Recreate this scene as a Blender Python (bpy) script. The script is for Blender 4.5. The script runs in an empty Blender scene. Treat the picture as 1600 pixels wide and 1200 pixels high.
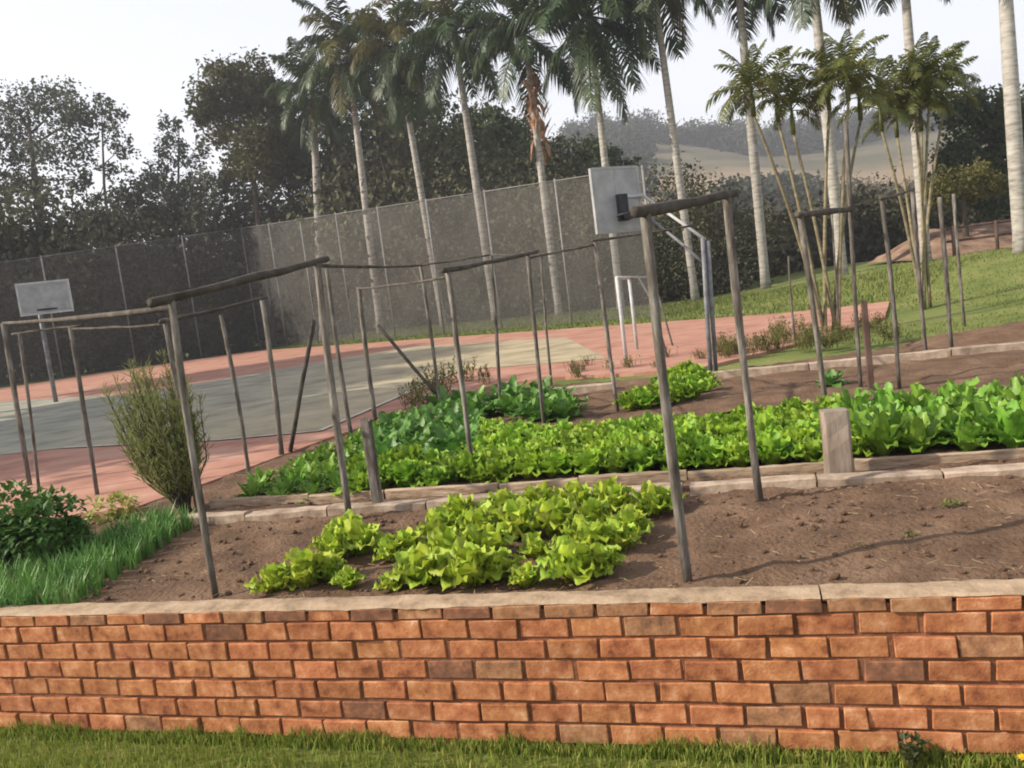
import bpy, bmesh, math, random
import numpy as np
from mathutils import Vector, Matrix, Quaternion, noise as mnoise
R = math.radians
rnd = random.Random(7)
scene = bpy.context.scene
COL = scene.collection

# ------------------------------------------------------------------ camera, world, sun, exposure
FPX, ROLL, PITCH, EYE = 1300.0, R(7.3), R(5.5), Vector((0, 0, 1.7))
_F = Vector((0, math.cos(PITCH), -math.sin(PITCH)))
_U0 = Vector((0, math.sin(PITCH), math.cos(PITCH)))
_R0 = Vector((1, 0, 0))
_RT = math.cos(ROLL) * _R0 - math.sin(ROLL) * _U0
_UP = math.sin(ROLL) * _R0 + math.cos(ROLL) * _U0
cam = bpy.data.cameras.new('camera')
cam.sensor_width = 36.0
cam.lens = 36.0 * FPX / 1600.0
cam.clip_start = 0.05
cam.clip_end = 4000
camo = bpy.data.objects.new('camera', cam)
COL.objects.link(camo)
camo.matrix_world = Matrix(((_RT.x, _UP.x, -_F.x, EYE.x), (_RT.y, _UP.y, -_F.y, EYE.y), (_RT.z, _UP.z, -_F.z, EYE.z), (0, 0, 0, 1)))
scene.camera = camo

SUN_EL = R(33.0)
SUN_AZ = math.atan2(-0.992, -0.126)           # compass style: x = sin, y = cos
sun_dir = Vector((math.sin(SUN_AZ) * math.cos(SUN_EL), math.cos(SUN_AZ) * math.cos(SUN_EL), math.sin(SUN_EL)))
world = bpy.data.worlds.new('World')
scene.world = world
world.use_nodes = True
wn = world.node_tree
bg = wn.nodes['Background']
sky = wn.nodes.new('ShaderNodeTexSky')
sky.sky_type = 'NISHITA'
sky.sun_disc = False
sky.sun_elevation = SUN_EL
sky.sun_rotation = SUN_AZ % (2 * math.pi)
sky.altitude = 700
sky.air_density = 1.0
sky.dust_density = 4.0
sky.ozone_density = 1.0
veil = wn.nodes.new('ShaderNodeMix'); veil.data_type = 'RGBA'       # thin bright overcast veil over the blue
wtc = wn.nodes.new('ShaderNodeTexCoord'); wsx = wn.nodes.new('ShaderNodeSeparateXYZ'); wmr = wn.nodes.new('ShaderNodeMapRange')
wn.links.new(wtc.outputs['Generated'], wsx.inputs[0]); wn.links.new(wsx.outputs['Z'], wmr.inputs['Value'])
wmr.inputs['From Min'].default_value = .1; wmr.inputs['From Max'].default_value = 1.0
wmr.inputs['To Min'].default_value = .74; wmr.inputs['To Max'].default_value = .15
wn.links.new(wmr.outputs[0], veil.inputs['Factor'])
veil.inputs['B'].default_value = (8.0, 7.85, 7.9, 1)
wn.links.new(sky.outputs['Color'], veil.inputs['A'])
wn.links.new(veil.outputs['Result'], bg.inputs['Color'])
bg.inputs['Strength'].default_value = 0.13
sun = bpy.data.lights.new('sun', 'SUN')
sun.energy = 5.0
sun.angle = R(0.6)
sun.color = (1.0, 0.90, 0.76)
suno = bpy.data.objects.new('sun', sun)
COL.objects.link(suno)
suno.rotation_euler = (-sun_dir).to_track_quat('-Z', 'Y').to_euler()
scene.view_settings.view_transform = 'Standard'
scene.view_settings.look = 'None'
scene.view_settings.exposure = 0.48
scene.view_settings.gamma = 1.0
scene.view_settings.use_curve_mapping = False
scene.render.engine = 'CYCLES'
scene.cycles.filter_width = 1.9
scene.cycles.max_bounces = 6
scene.cycles.transparent_max_bounces = 10
scene.cycles.use_denoising = True

# ------------------------------------------------------------------ where things stand
def ss(a, b, x):
    t = min(1.0, max(0.0, (x - a) / (b - a)))
    return t * t * (3 - 2 * t)

def far_side(x, y):                             # metres beyond the far edge of the court
    return (x - 7.5) * .784 + (y - 16.2) * .62

def H(x, y):                                    # height of the ground behind the wall
    h = .60 + .010 * max(0.0, min(y, 40) - 5)
    h += .5 * ss(5.5, 13, x) * ss(9, 15, y)
    h += .22 * ss(.6, 4.0, far_side(x, y)) * ss(60, 40, y) if y < 60 else 0
    if y > 45:
        t = min(1.35, (y - 45) / 205)
        k = ss(-40, 20, x + .1 * y)
        top = 38 + 5 * math.sin(x * .021 + 1.0) + 3 * math.sin(x * .06)
        h += (8 + (top - 8) * (.35 + .65 * k)) * (t ** 1.6 if t < 1 else 1 + .25 * math.sin((t - 1) * 3))
    return h

def ray(u, v):
    return _F + _RT * ((u - 800) / FPX) + _UP * ((600 - v) / FPX)

def atz(u, v, z):
    d = ray(u, v)
    return EYE + d * ((z - EYE.z) / d.z)

def aty(u, v, y):
    d = ray(u, v)
    return EYE + d * (y / d.y)

def at(u, v):                                   # ground point seen at a place in the photograph
    z = .6
    P = atz(u, v, z)
    for i in range(60):
        d = ray(u, v)
        P = atz(u, v, z) if d.z < -.012 else aty(u, v, 45)
        if P.y > 60 or P.y < 0:
            P = aty(u, v, 60)
        z = .5 * z + .5 * H(P.x, P.y)
    return Vector((P.x, P.y, H(P.x, P.y)))

# ------------------------------------------------------------------ helpers
class MB:
    def __init__(s):
        s.v = []; s.f = []
    def add(s, vs, fs):
        n = len(s.v)
        s.v.extend([tuple(p) for p in vs])
        s.f.extend([tuple(i + n for i in f) for f in fs])
    def box(s, c, d, rot=None):
        c = Vector(c); x, y, z = d[0] / 2, d[1] / 2, d[2] / 2
        ps = [Vector(p) for p in ((-x, -y, -z), (x, -y, -z), (x, y, -z), (-x, y, -z), (-x, -y, z), (x, -y, z), (x, y, z), (-x, y, z))]
        if rot is not None: ps = [rot @ p for p in ps]
        s.add([c + p for p in ps], ((0, 3, 2, 1), (4, 5, 6, 7), (0, 1, 5, 4), (1, 2, 6, 5), (2, 3, 7, 6), (3, 0, 4, 7)))
    def tube(s, path, rad, n=8, cap=True, wob=0.0):
        path = [Vector(p) for p in path]
        if not hasattr(rad, '__len__'): rad = [rad] * len(path)
        vs = []; fs = []
        prev = None
        for i, p in enumerate(path):
            a = path[max(0, i - 1)]; b = path[min(len(path) - 1, i + 1)]
            t = (b - a).normalized()
            if prev is None:
                ref = Vector((1, 0, 0)) if abs(t.x) < .9 else Vector((0, 1, 0))
                e1 = (ref - t * ref.dot(t)).normalized()
            else:
                e1 = (prev - t * prev.dot(t)).normalized()
            prev = e1
            e2 = t.cross(e1)
            for k in range(n):
                a_ = 2 * math.pi * k / n
                r = rad[i] * (1 + (rnd.uniform(-wob, wob) if wob else 0))
                vs.append(p + e1 * (r * math.cos(a_)) + e2 * (r * math.sin(a_)))
        for i in range(len(path) - 1):
            for k in range(n):
                k2 = (k + 1) % n
                fs.append((i * n + k, i * n + k2, (i + 1) * n + k2, (i + 1) * n + k))
        if cap:
            fs.append(tuple(range(n - 1, -1, -1)))
            m = (len(path) - 1) * n
            fs.append(tuple(range(m, m + n)))
        s.add(vs, fs)
    def mesh(s, name, mat, smooth=False):
        me = bpy.data.meshes.new(name)
        me.from_pydata(s.v, [], s.f)
        if mat: me.materials.append(mat)
        if smooth: me.polygons.foreach_set('use_smooth', [True] * len(me.polygons))
        me.update()
        return me
    def build(s, name, mat, parent=None, loc=None, smooth=False):
        return put(name, s.mesh(name, mat, smooth), parent, loc)

def put(name, me, parent=None, loc=None, rot=None, scale=None):
    o = bpy.data.objects.new(name, me)
    COL.objects.link(o)
    if parent is not None: o.parent = parent
    if loc is not None: o.location = loc
    if rot is not None: o.rotation_euler = rot
    if scale is not None: o.scale = scale if hasattr(scale, '__len__') else (scale,) * 3
    return o

def tag(o, label=None, cat=None, group=None, kind=None):
    if label: o['label'] = label
    if cat: o['category'] = cat
    if group: o['group'] = group
    if kind: o['kind'] = kind
    return o

def thing(name, label, cat, loc=(0, 0, 0), rz=0.0, group=None):
    o = bpy.data.objects.new(name, None)
    o.empty_display_size = .1
    COL.objects.link(o)
    o.location = loc
    o.rotation_euler = (0, 0, rz)
    return tag(o, label, cat, group)

def np_mesh(name, V, F4, mat, smooth=False):
    V = np.asarray(V, dtype=np.float32).reshape(-1, 3)
    F4 = np.asarray(F4, dtype=np.int32)
    k = F4.shape[1]
    me = bpy.data.meshes.new(name)
    me.vertices.add(len(V)); me.vertices.foreach_set('co', V.ravel())
    me.loops.add(F4.size); me.loops.foreach_set('vertex_index', F4.ravel())
    me.polygons.add(len(F4))
    me.polygons.foreach_set('loop_start', np.arange(0, F4.size, k, dtype=np.int32))
    me.polygons.foreach_set('loop_total', np.full(len(F4), k, dtype=np.int32))
    if smooth: me.polygons.foreach_set('use_smooth', np.ones(len(F4), dtype=bool))
    me.materials.append(mat)
    me.update(calc_edges=True)
    return me

def mat(name, cols, scale=8.0, rough=.85, bump=0.0, bscale=None, var=.0, trans=0.0, spec=.25, detail=5.0, stretch=None, coord='Object', bdist=.01, hue=0.0, tcol=None):
    """cols: list of (position, rgb) of a noise-driven ramp; var: brightness change per object; trans: translucent share"""
    m = bpy.data.materials.new(name)
    m.use_nodes = True
    nt = m.node_tree; N = nt.nodes; L = nt.links
    b = N['Principled BSDF']
    tc = N.new('ShaderNodeTexCoord')
    src = tc.outputs[coord]
    oi = N.new('ShaderNodeObjectInfo')
    add = N.new('ShaderNodeVectorMath'); add.operation = 'ADD'
    mul = N.new('ShaderNodeVectorMath'); mul.operation = 'SCALE'
    comb = N.new('ShaderNodeCombineXYZ')
    for i in range(3): L.new(oi.outputs['Random'], comb.inputs[i])
    L.new(comb.outputs[0], mul.inputs[0]); mul.inputs['Scale'].default_value = 37.0
    L.new(src, add.inputs[0]); L.new(mul.outputs[0], add.inputs[1])
    vec = add.outputs[0]
    if stretch:
        mp = N.new('ShaderNodeMapping'); mp.inputs['Scale'].default_value = stretch
        L.new(vec, mp.inputs['Vector']); vec = mp.outputs[0]
    nz = N.new('ShaderNodeTexNoise'); nz.inputs['Scale'].default_value = scale
    nz.inputs['Detail'].default_value = detail; nz.inputs['Roughness'].default_value = .62
    L.new(vec, nz.inputs['Vector'])
    rp = N.new('ShaderNodeValToRGB'); cr = rp.color_ramp
    while len(cr.elements) > 1: cr.elements.remove(cr.elements[-1])
    for i, (p, c) in enumerate(cols):
        e = cr.elements[0] if i == 0 else cr.elements.new(p)
        e.position = p; e.color = (*c, 1)
    L.new(nz.outputs['Fac'], rp.inputs['Fac'])
    out = rp.outputs['Color']
    if var or hue:
        hs = N.new('ShaderNodeHueSaturation')
        mr = N.new('ShaderNodeMapRange')
        mr.inputs['To Min'].default_value = 1 - var; mr.inputs['To Max'].default_value = 1 + var
        L.new(oi.outputs['Random'], mr.inputs['Value']); L.new(mr.outputs[0], hs.inputs['Value'])
        if hue:
            fr = N.new('ShaderNodeMath'); fr.operation = 'MULTIPLY'; fr.inputs[1].default_value = 7.31
            fr2 = N.new('ShaderNodeMath'); fr2.operation = 'FRACT'
            mh = N.new('ShaderNodeMapRange'); mh.inputs['To Min'].default_value = .5 - hue; mh.inputs['To Max'].default_value = .5 + hue
            L.new(oi.outputs['Random'], fr.inputs[0]); L.new(fr.outputs[0], fr2.inputs[0]); L.new(fr2.outputs[0], mh.inputs['Value']); L.new(mh.outputs[0], hs.inputs['Hue'])
        L.new(out, hs.inputs['Color']); out = hs.outputs['Color']
    L.new(out, b.inputs['Base Color'])
    b.inputs['Roughness'].default_value = rough
    b.inputs['Specular IOR Level'].default_value = spec
    if bump:
        n2 = N.new('ShaderNodeTexNoise'); n2.inputs['Scale'].default_value = bscale or scale * 4
        n2.inputs['Detail'].default_value = 6
        L.new(vec, n2.inputs['Vector'])
        bp = N.new('ShaderNodeBump'); bp.inputs['Strength'].default_value = bump; bp.inputs['Distance'].default_value = bdist
        L.new(n2.outputs['Fac'], bp.inputs['Height']); L.new(bp.outputs[0], b.inputs['Normal'])
    if trans:
        tr = N.new('ShaderNodeBsdfTranslucent')
        mx = N.new('ShaderNodeMixShader'); mx.inputs[0].default_value = trans
        if tcol:
            t2 = N.new('ShaderNodeMix'); t2.data_type = 'RGBA'; t2.blend_type = 'MULTIPLY'; t2.inputs['Factor'].default_value = 1
            L.new(out, t2.inputs['A']); t2.inputs['B'].default_value = (*tcol, 1)
            L.new(t2.outputs['Result'], tr.inputs['Color'])
        else:
            L.new(out, tr.inputs['Color'])
        L.new(b.outputs[0], mx.inputs[1]); L.new(tr.outputs[0], mx.inputs[2])
        L.new(mx.outputs[0], N['Material Output'].inputs['Surface'])
    return m

def ramp2(a, b): return [(.3, a), (.7, b)]

M = {}
M['brick'] = mat('brick_clay', [(.34, (.19, .064, .03)), (.44, (.33, .122, .05)), (.54, (.41, .165, .07)), (.64, (.50, .24, .12)), (.74, (.58, .36, .22))], 17, .95, .55, 110, var=.13, hue=.004, bdist=.004, detail=11)
M['brick_weathered'] = mat('brick_weathered', [(.3, (.14, .075, .045)), (.5, (.31, .145, .07)), (.7, (.42, .24, .13))], 22, .95, .6, 90, var=.14, bdist=.004)
M['brick_dark'] = mat('brick_dark', [(.3, (.09, .045, .03)), (.55, (.20, .09, .05)), (.75, (.36, .15, .075))], 22, .95, .6, 60, var=.15, bdist=.004)
M['mortar'] = mat('mortar', ramp2((.13, .05, .026), (.24, .11, .06)), 20, .95, .5, 80)
M['coping'] = mat('coping_mortar', [(.28, (.18, .125, .08)), (.5, (.35, .25, .16)), (.75, (.46, .345, .235))], 11, .95, .7, 60, bdist=.006)
M['soil'] = mat('soil', [(.25, (.065, .037, .021)), (.5, (.142, .084, .05)), (.75, (.225, .143, .09))], 3.2, .98, .9, 45, detail=10, coord='Object', bdist=.02)
M['clod'] = mat('soil_clod', ramp2((.07, .042, .026), (.165, .10, .062)), 20, .98, .5, 60)
M['kerb'] = mat('kerb_concrete', [(.3, (.20, .145, .10)), (.55, (.39, .30, .225)), (.75, (.50, .40, .315))], 9, .95, .6, 50, var=.12, bdist=.006)
M['plank'] = mat('weathered_plank', [(.3, (.16, .10, .065)), (.5, (.33, .24, .16)), (.7, (.45, .35, .25))], 6, .9, .5, 30, stretch=(1, 8, 8), var=.15)
M['post'] = mat('weathered_post', [(.3, (.045, .037, .03)), (.5, (.125, .108, .09)), (.72, (.27, .25, .22))], 14, .9, .9, 45, stretch=(2, 2, .4), var=.18, bdist=.006)
M['beam'] = mat('dark_beam', [(.3, (.035, .028, .022)), (.6, (.10, .085, .07)), (.8, (.22, .19, .16))], 9, .9, .4, 40, var=.2)
M['stump'] = mat('stump_wood', [(.3, (.13, .095, .07)), (.5, (.25, .195, .15)), (.75, (.36, .30, .24))], 8, .95, .6, 50, stretch=(1, 1, .3), bdist=.006)
M['lawn'] = mat('lawn_ground', [(.3, (.075, .095, .018)), (.6, (.14, .16, .034)), (.8, (.21, .18, .065))], 6, .95, .6, 60)
M['blade'] = mat('grass_blade', [(.3, (.11, .17, .022)), (.48, (.20, .26, .042)), (.62, (.30, .31, .07)), (.75, (.44, .37, .13))], 28, .7, 0, trans=.3, coord='Object')
M['field'] = mat('field_grass', [(.3, (.085, .12, .024)), (.5, (.145, .175, .042)), (.7, (.215, .215, .07))], 1.1, .95, .8, 25, detail=9, bdist=.03)
M['court_red'] = mat('court_red', [(.3, (.27, .13, .09)), (.5, (.40, .20, .14)), (.72, (.45, .28, .21))], 1.6, .9, .2, 60, detail=9, bdist=.004)
M['line'] = mat('worn_line_paint', [(.35, (.30, .24, .18)), (.5, (.50, .45, .36)), (.7, (.60, .55, .45))], 3, .9, detail=9)
M['pale_straw'] = mat('dry_straw', ramp2((.16, .11, .06), (.46, .36, .21)), 6, .9)
M['net_pole'] = mat('pole_metal', ramp2((.13, .125, .12), (.24, .235, .23)), 12, .6, var=.1)
M['white_metal'] = mat('white_metal', ramp2((.36, .36, .36), (.55, .55, .54)), 8, .5, var=.05)
M['board'] = mat('board_paint', [(.3, (.25, .25, .25)), (.6, (.36, .36, .355)), (.8, (.44, .435, .42))], 5, .7)
M['black_metal'] = mat('black_metal', ramp2((.012, .012, .014), (.04, .04, .045)), 8, .6)
M['steel'] = mat('steel_pole', ramp2((.10, .10, .105), (.24, .24, .25)), 9, .5)
M['lettuce'] = mat('lettuce_leaf', [(.25, (.14, .28, .018)), (.5, (.25, .41, .032)), (.75, (.38, .52, .06))], 9, .5, .3, 40, var=.16, hue=.012, trans=.35, spec=.4)
M['lettuce_front'] = mat('lettuce_leaf_yellow', [(.25, (.21, .34, .022)), (.5, (.37, .49, .042)), (.75, (.54, .60, .10))], 9, .5, .3, 40, var=.14, hue=.014, trans=.35, spec=.4)
M['chard'] = mat('mid_green_leaf', [(.25, (.085, .20, .02)), (.5, (.17, .335, .034)), (.75, (.29, .46, .075))], 8, .45, .3, 40, var=.18, hue=.012, trans=.3, spec=.45)
M['kale'] = mat('dark_green_leaf', [(.25, (.045, .125, .018)), (.5, (.095, .23, .032)), (.75, (.18, .34, .06))], 8, .45, .3, 40, var=.2, hue=.012, trans=.28, spec=.45)
M['onion'] = mat('onion_leaf', [(.3, (.06, .16, .03)), (.55, (.13, .27, .055)), (.8, (.25, .39, .12))], 6, .5, var=.18, trans=.25, spec=.4)
M['bush'] = mat('bush_leaf', [(.3, (.03, .085, .014)), (.55, (.07, .155, .028)), (.8, (.12, .23, .045))], 7, .55, var=.1, trans=.25)
M['wispy'] = mat('wispy_leaf', [(.3, (.13, .155, .045)), (.55, (.22, .24, .075)), (.8, (.31, .30, .12))], 5, .7, trans=.35)
M['weed'] = mat('weed_leaf', [(.3, (.09, .085, .03)), (.55, (.16, .16, .045)), (.8, (.26, .22, .075))], 5, .7, var=.25, hue=.02, trans=.3)
M['pale'] = mat('pale_leaf', [(.3, (.28, .30, .08)), (.6, (.46, .43, .14)), (.8, (.60, .52, .22))], 6, .6, trans=.35)
M['palm_leaf'] = mat('palm_leaf', [(.3, (.022, .042, .016)), (.55, (.045, .075, .025)), (.8, (.095, .12, .045))], 1.2, .45, var=.25, hue=.012, trans=.22, spec=.3)
M['palm_olive'] = mat('palm_leaf_olive', [(.3, (.06, .06, .014)), (.55, (.115, .105, .025)), (.8, (.19, .165, .055))], 1.2, .5, var=.2, trans=.3, spec=.4)
M['palm_shaft'] = mat('palm_crownshaft', ramp2((.07, .10, .035), (.16, .17, .06)), 3, .5)
M['palm_dead'] = mat('palm_dead_sheath', ramp2((.16, .085, .045), (.34, .20, .12)), 5, .9)
M['palm_trunk'] = mat('palm_trunk', [(.3, (.16, .145, .125)), (.5, (.32, .30, .265)), (.75, (.45, .43, .385))], 5, .9, .4, 14, stretch=(.6, .6, 2.5), var=.12, bdist=.02)
M['areca_leaf'] = mat('areca_leaf', [(.3, (.06, .072, .016)), (.55, (.12, .135, .028)), (.8, (.22, .215, .06))], 2.5, .5, var=.22, hue=.012, trans=.35, spec=.4)
M['areca_stem'] = mat('areca_stem', [(.3, (.11, .092, .05)), (.55, (.22, .185, .11)), (.8, (.34, .30, .20))], 4, .8, stretch=(.5, .5, 3), var=.15)
M['bark'] = mat('tree_bark', ramp2((.035, .028, .022), (.085, .07, .055)), 5, .95, .6, 20, stretch=(1, 1, .3))
M['tree_dark'] = mat('tree_leaf_dark', [(.3, (.03, .045, .016)), (.55, (.062, .085, .03)), (.8, (.115, .135, .05))], .5, .7, var=.15, trans=.2)
M['tree_grey'] = mat('tree_leaf_grey', [(.3, (.032, .04, .024)), (.55, (.062, .07, .042)), (.8, (.105, .115, .07))], .5, .7, var=.15, trans=.2)
M['tree_olive'] = mat('tree_leaf_olive', [(.3, (.04, .043, .014)), (.55, (.08, .082, .025)), (.8, (.135, .125, .045))], .5, .7, var=.12, trans=.25)
M['tree_yellow'] = mat('tree_leaf_yellow', [(.3, (.06, .06, .016)), (.55, (.115, .11, .028)), (.8, (.17, .15, .05))], .8, .7, var=.1, trans=.3)
M['hedge'] = mat('hedge_leaf', [(.3, (.045, .05, .028)), (.55, (.095, .098, .052)), (.8, (.16, .15, .085))], .8, .8, var=.2, trans=.15)
M['scrub'] = mat('scrub_leaf', [(.3, (.045, .045, .026)), (.55, (.085, .08, .045)), (.8, (.14, .115, .07))], .12, .85, trans=.2)
M['woods'] = mat('far_woods_leaf', [(.3, (.025, .032, .02)), (.6, (.05, .058, .034)), (.8, (.08, .08, .05))], .08, .85, trans=.2)
M['bank'] = mat('earth_bank', [(.3, (.10, .06, .04)), (.5, (.22, .135, .09)), (.75, (.34, .25, .17))], 2.2, .97, .8, 12, detail=9, bdist=.05)
M['rail'] = mat('rail_wood', ramp2((.05, .03, .025), (.13, .08, .065)), 5, .9)
M['petal'] = mat('yellow_petal', ramp2((.65, .42, .02), (.80, .55, .04)), 20, .6)
M['weed_dark'] = mat('dark_weed_leaf', ramp2((.03, .04, .016), (.075, .085, .03)), 12, .6, var=.1, trans=.2)

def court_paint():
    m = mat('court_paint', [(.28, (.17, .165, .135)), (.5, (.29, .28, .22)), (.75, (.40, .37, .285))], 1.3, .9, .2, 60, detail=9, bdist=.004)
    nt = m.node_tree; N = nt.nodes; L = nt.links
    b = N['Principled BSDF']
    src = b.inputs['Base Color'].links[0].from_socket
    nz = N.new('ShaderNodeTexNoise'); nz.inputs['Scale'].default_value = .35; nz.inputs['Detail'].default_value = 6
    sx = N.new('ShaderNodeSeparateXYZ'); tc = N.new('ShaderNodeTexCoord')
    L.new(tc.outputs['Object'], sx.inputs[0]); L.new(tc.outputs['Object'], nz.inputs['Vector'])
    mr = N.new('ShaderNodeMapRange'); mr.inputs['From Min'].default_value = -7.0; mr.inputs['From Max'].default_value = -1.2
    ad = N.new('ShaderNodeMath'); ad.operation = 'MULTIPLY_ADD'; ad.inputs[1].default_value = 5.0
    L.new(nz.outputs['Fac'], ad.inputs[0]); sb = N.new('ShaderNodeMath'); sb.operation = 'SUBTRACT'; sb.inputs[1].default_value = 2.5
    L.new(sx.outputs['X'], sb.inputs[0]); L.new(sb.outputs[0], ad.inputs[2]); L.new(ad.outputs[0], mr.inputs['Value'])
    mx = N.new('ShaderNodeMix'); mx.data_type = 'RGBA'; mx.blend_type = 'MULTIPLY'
    L.new(mr.outputs[0], mx.inputs['Factor']); L.new(src, mx.inputs['A']); mx.inputs['B'].default_value = (1.25, 1.08, .88, 1)  # warmer, lighter to the right: sun beside shade put into the colour
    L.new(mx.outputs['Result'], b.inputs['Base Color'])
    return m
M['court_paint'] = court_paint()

def net_mat():
    m = bpy.data.materials.new('net_mesh'); m.use_nodes = True
    nt = m.node_tree; N = nt.nodes; L = nt.links
    b = N['Principled BSDF']; b.inputs['Base Color'].default_value = (.115, .11, .10, 1); b.inputs['Roughness'].default_value = .9
    t = N.new('ShaderNodeBsdfTransparent'); mx = N.new('ShaderNodeMixShader')
    tc = N.new('ShaderNodeTexCoord'); nz = N.new('ShaderNodeTexNoise'); nz.inputs['Scale'].default_value = .6; nz.inputs['Detail'].default_value = 6
    L.new(tc.outputs['Object'], nz.inputs['Vector'])
    mr = N.new('ShaderNodeMapRange'); mr.inputs['From Min'].default_value = .3; mr.inputs['From Max'].default_value = .7
    mr.inputs['To Min'].default_value = .26; mr.inputs['To Max'].default_value = .44
    L.new(nz.outputs['Fac'], mr.inputs['Value']); L.new(mr.outputs[0], mx.inputs[0])
    L.new(t.outputs[0], mx.inputs[1]); L.new(b.outputs[0], mx.inputs[2]); L.new(mx.outputs[0], N['Material Output'].inputs['Surface'])
    return m
M['net'] = net_mat()

def hill_mat():
    m = mat('hill_ground', [(.3, (.06, .058, .034)), (.5, (.11, .10, .058)), (.7, (.17, .14, .085))], .05, .95, .6, .8, detail=10, bdist=.5)
    nt = m.node_tree; N = nt.nodes; L = nt.links
    b = N['Principled BSDF']; src = b.inputs['Base Color'].links[0].from_socket
    tc = N.new('ShaderNodeTexCoord'); sx = N.new('ShaderNodeSeparateXYZ'); L.new(tc.outputs['Object'], sx.inputs[0])
    nz = N.new('ShaderNodeTexNoise'); nz.inputs['Scale'].default_value = .02; nz.inputs['Detail'].default_value = 5
    L.new(tc.outputs['Object'], nz.inputs['Vector'])
    ma = N.new('ShaderNodeMath'); ma.operation = 'MULTIPLY_ADD'; ma.inputs[1].default_value = 70
    L.new(nz.outputs['Fac'], ma.inputs[0]); L.new(sx.outputs['Y'], ma.inputs[2])
    rp = N.new('ShaderNodeMapRange'); rp.inputs['From Min'].default_value = 150; rp.inputs['From Max'].default_value = 160
    rq = N.new('ShaderNodeMapRange'); rq.inputs['From Min'].default_value = 225; rq.inputs['From Max'].default_value = 212
    L.new(ma.outputs[0], rp.inputs['Value']); L.new(ma.outputs[0], rq.inputs['Value'])
    mu = N.new('ShaderNodeMath'); mu.operation = 'MULTIPLY'; L.new(rp.outputs[0], mu.inputs[0]); L.new(rq.outputs[0], mu.inputs[1])
    mx = N.new('ShaderNodeMix'); mx.data_type = 'RGBA'
    L.new(mu.outputs[0], mx.inputs['Factor']); L.new(src, mx.inputs['A']); mx.inputs['B'].default_value = (.27, .20, .125, 1)
    L.new(mx.outputs['Result'], b.inputs['Base Color'])
    return m
M['hill'] = hill_mat()

# ------------------------------------------------------------------ the setting
WA = atz(0, 962, .66); WB = atz(1600, 928, .66)
wdir = Vector((WB.x - WA.x, WB.y - WA.y, 0)); WLEN = wdir.length; wdir.normalize()
wnor = Vector((-wdir.y, wdir.x, 0))             # points away from the camera, into the garden
WROT = math.atan2(wdir.y, wdir.x)

def sheet(name, poly, material, off, cell=.5, label=None, rough=0.0, rscale=8.0, zf=None, skirt=0.0):
    bm = bmesh.new()
    bm.faces.new([bm.verts.new((p[0], p[1], 0)) for p in poly])
    xs = [p[0] for p in poly]; ys = [p[1] for p in poly]
    for ax, lo, hi in ((0, min(xs), max(xs)), (1, min(ys), max(ys))):
        k = math.ceil(lo / cell)
        while k * cell < hi:
            no = (1, 0, 0) if ax == 0 else (0, 1, 0)
            bmesh.ops.bisect_plane(bm, geom=bm.verts[:] + bm.edges[:] + bm.faces[:], dist=1e-5, plane_co=(k * cell, k * cell, 0), plane_no=no)
            k += 1
    bm.normal_update()
    if bm.faces and sum(f.normal.z for f in bm.faces) < 0:
        bmesh.ops.reverse_faces(bm, faces=bm.faces[:])
    for v in bm.verts:
        z = (zf or H)(v.co.x, v.co.y) + off
        if rough:
            z += rough * (mnoise.fractal(Vector((v.co.x * rscale, v.co.y * rscale, 3.1)), .8, 2.1, 5))
        v.co.z = z
    if skirt:
        ex = bmesh.ops.extrude_edge_only(bm, edges=[e for e in bm.edges if e.is_boundary])
        for v in ex['geom']:
            if isinstance(v, bmesh.types.BMVert): v.co.z -= skirt
        bm.normal_update()
    me = bpy.data.meshes.new(name); bm.to_mesh(me); bm.free()
    me.materials.append(material)
    if not skirt: me.polygons.foreach_set('use_smooth', [True] * len(me.polygons))
    o = put(name, me)
    tag(o, label, None, None, 'structure')
    return o

def wp(s, d):                                   # point s metres along the wall, d metres behind its face
    p = WA + wdir * s + wnor * d
    return (p.x, p.y)

sheet('grass_field', [wp(-30, .1), wp(40, .1), (70, 0), (70, 70), (-70, 70), (-70, 12)], M['field'], -.03, 1.0)
sheet('lawn', [wp(-12, .06), wp(16, .06), (18, -6), (-14, -6)], M['lawn'], 0, 1.0, zf=lambda x, y: .13)
soil_poly = [wp(-1.2, .09), wp(8.5, .09), (8.5, 5), (9, 9.0), (6.0, 9.5), (2.0, 9.4), (-.2, 10.4), (-1.2, 11.6), (-2.05, 8.2), (-2.45, 6.2), (-3.4, 5.5), (-4.6, 5.0)]
sheet('garden_soil', soil_poly, M['soil'], .0, .06, rough=.022, rscale=5.0)
court_poly = [(7.5, 16.2), (-13, 42.1), (-26, 30), (-12, 10), (-4.9, 5.9), (-2.75, 5.75), (-2.4, 6.5), (-1.8, 8.0), (-1.0, 9.6), (-.2, 11.0), (.7, 10.8), (1.5, 10.2), (2.3, 9.9), (3.3, 10.7), (4.6, 11.9), (6.2, 13.6)]
sheet('court', court_poly, M['court_red'], .012, 1.0, skirt=.08)
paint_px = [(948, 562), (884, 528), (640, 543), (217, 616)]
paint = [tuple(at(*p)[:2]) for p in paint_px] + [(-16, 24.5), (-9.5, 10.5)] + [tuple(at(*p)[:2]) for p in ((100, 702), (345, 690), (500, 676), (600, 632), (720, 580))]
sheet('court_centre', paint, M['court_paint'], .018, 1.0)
near = paint[6:]; W_ = .035
for (a, b) in zip(near[:-1], near[1:]):
    a = Vector(a); b = Vector(b); d = (b - a).normalized(); q = Vector((-d.y, d.x)) * W_
    sheet('court_line', [a - q, b - q, b + q, a + q], M['line'], .024, 1.0)
bank_poly = [(8.2, 14.2), (10, 12.5), (14, 12.5), (14, 15.2), (9.5, 15.2)]

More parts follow.
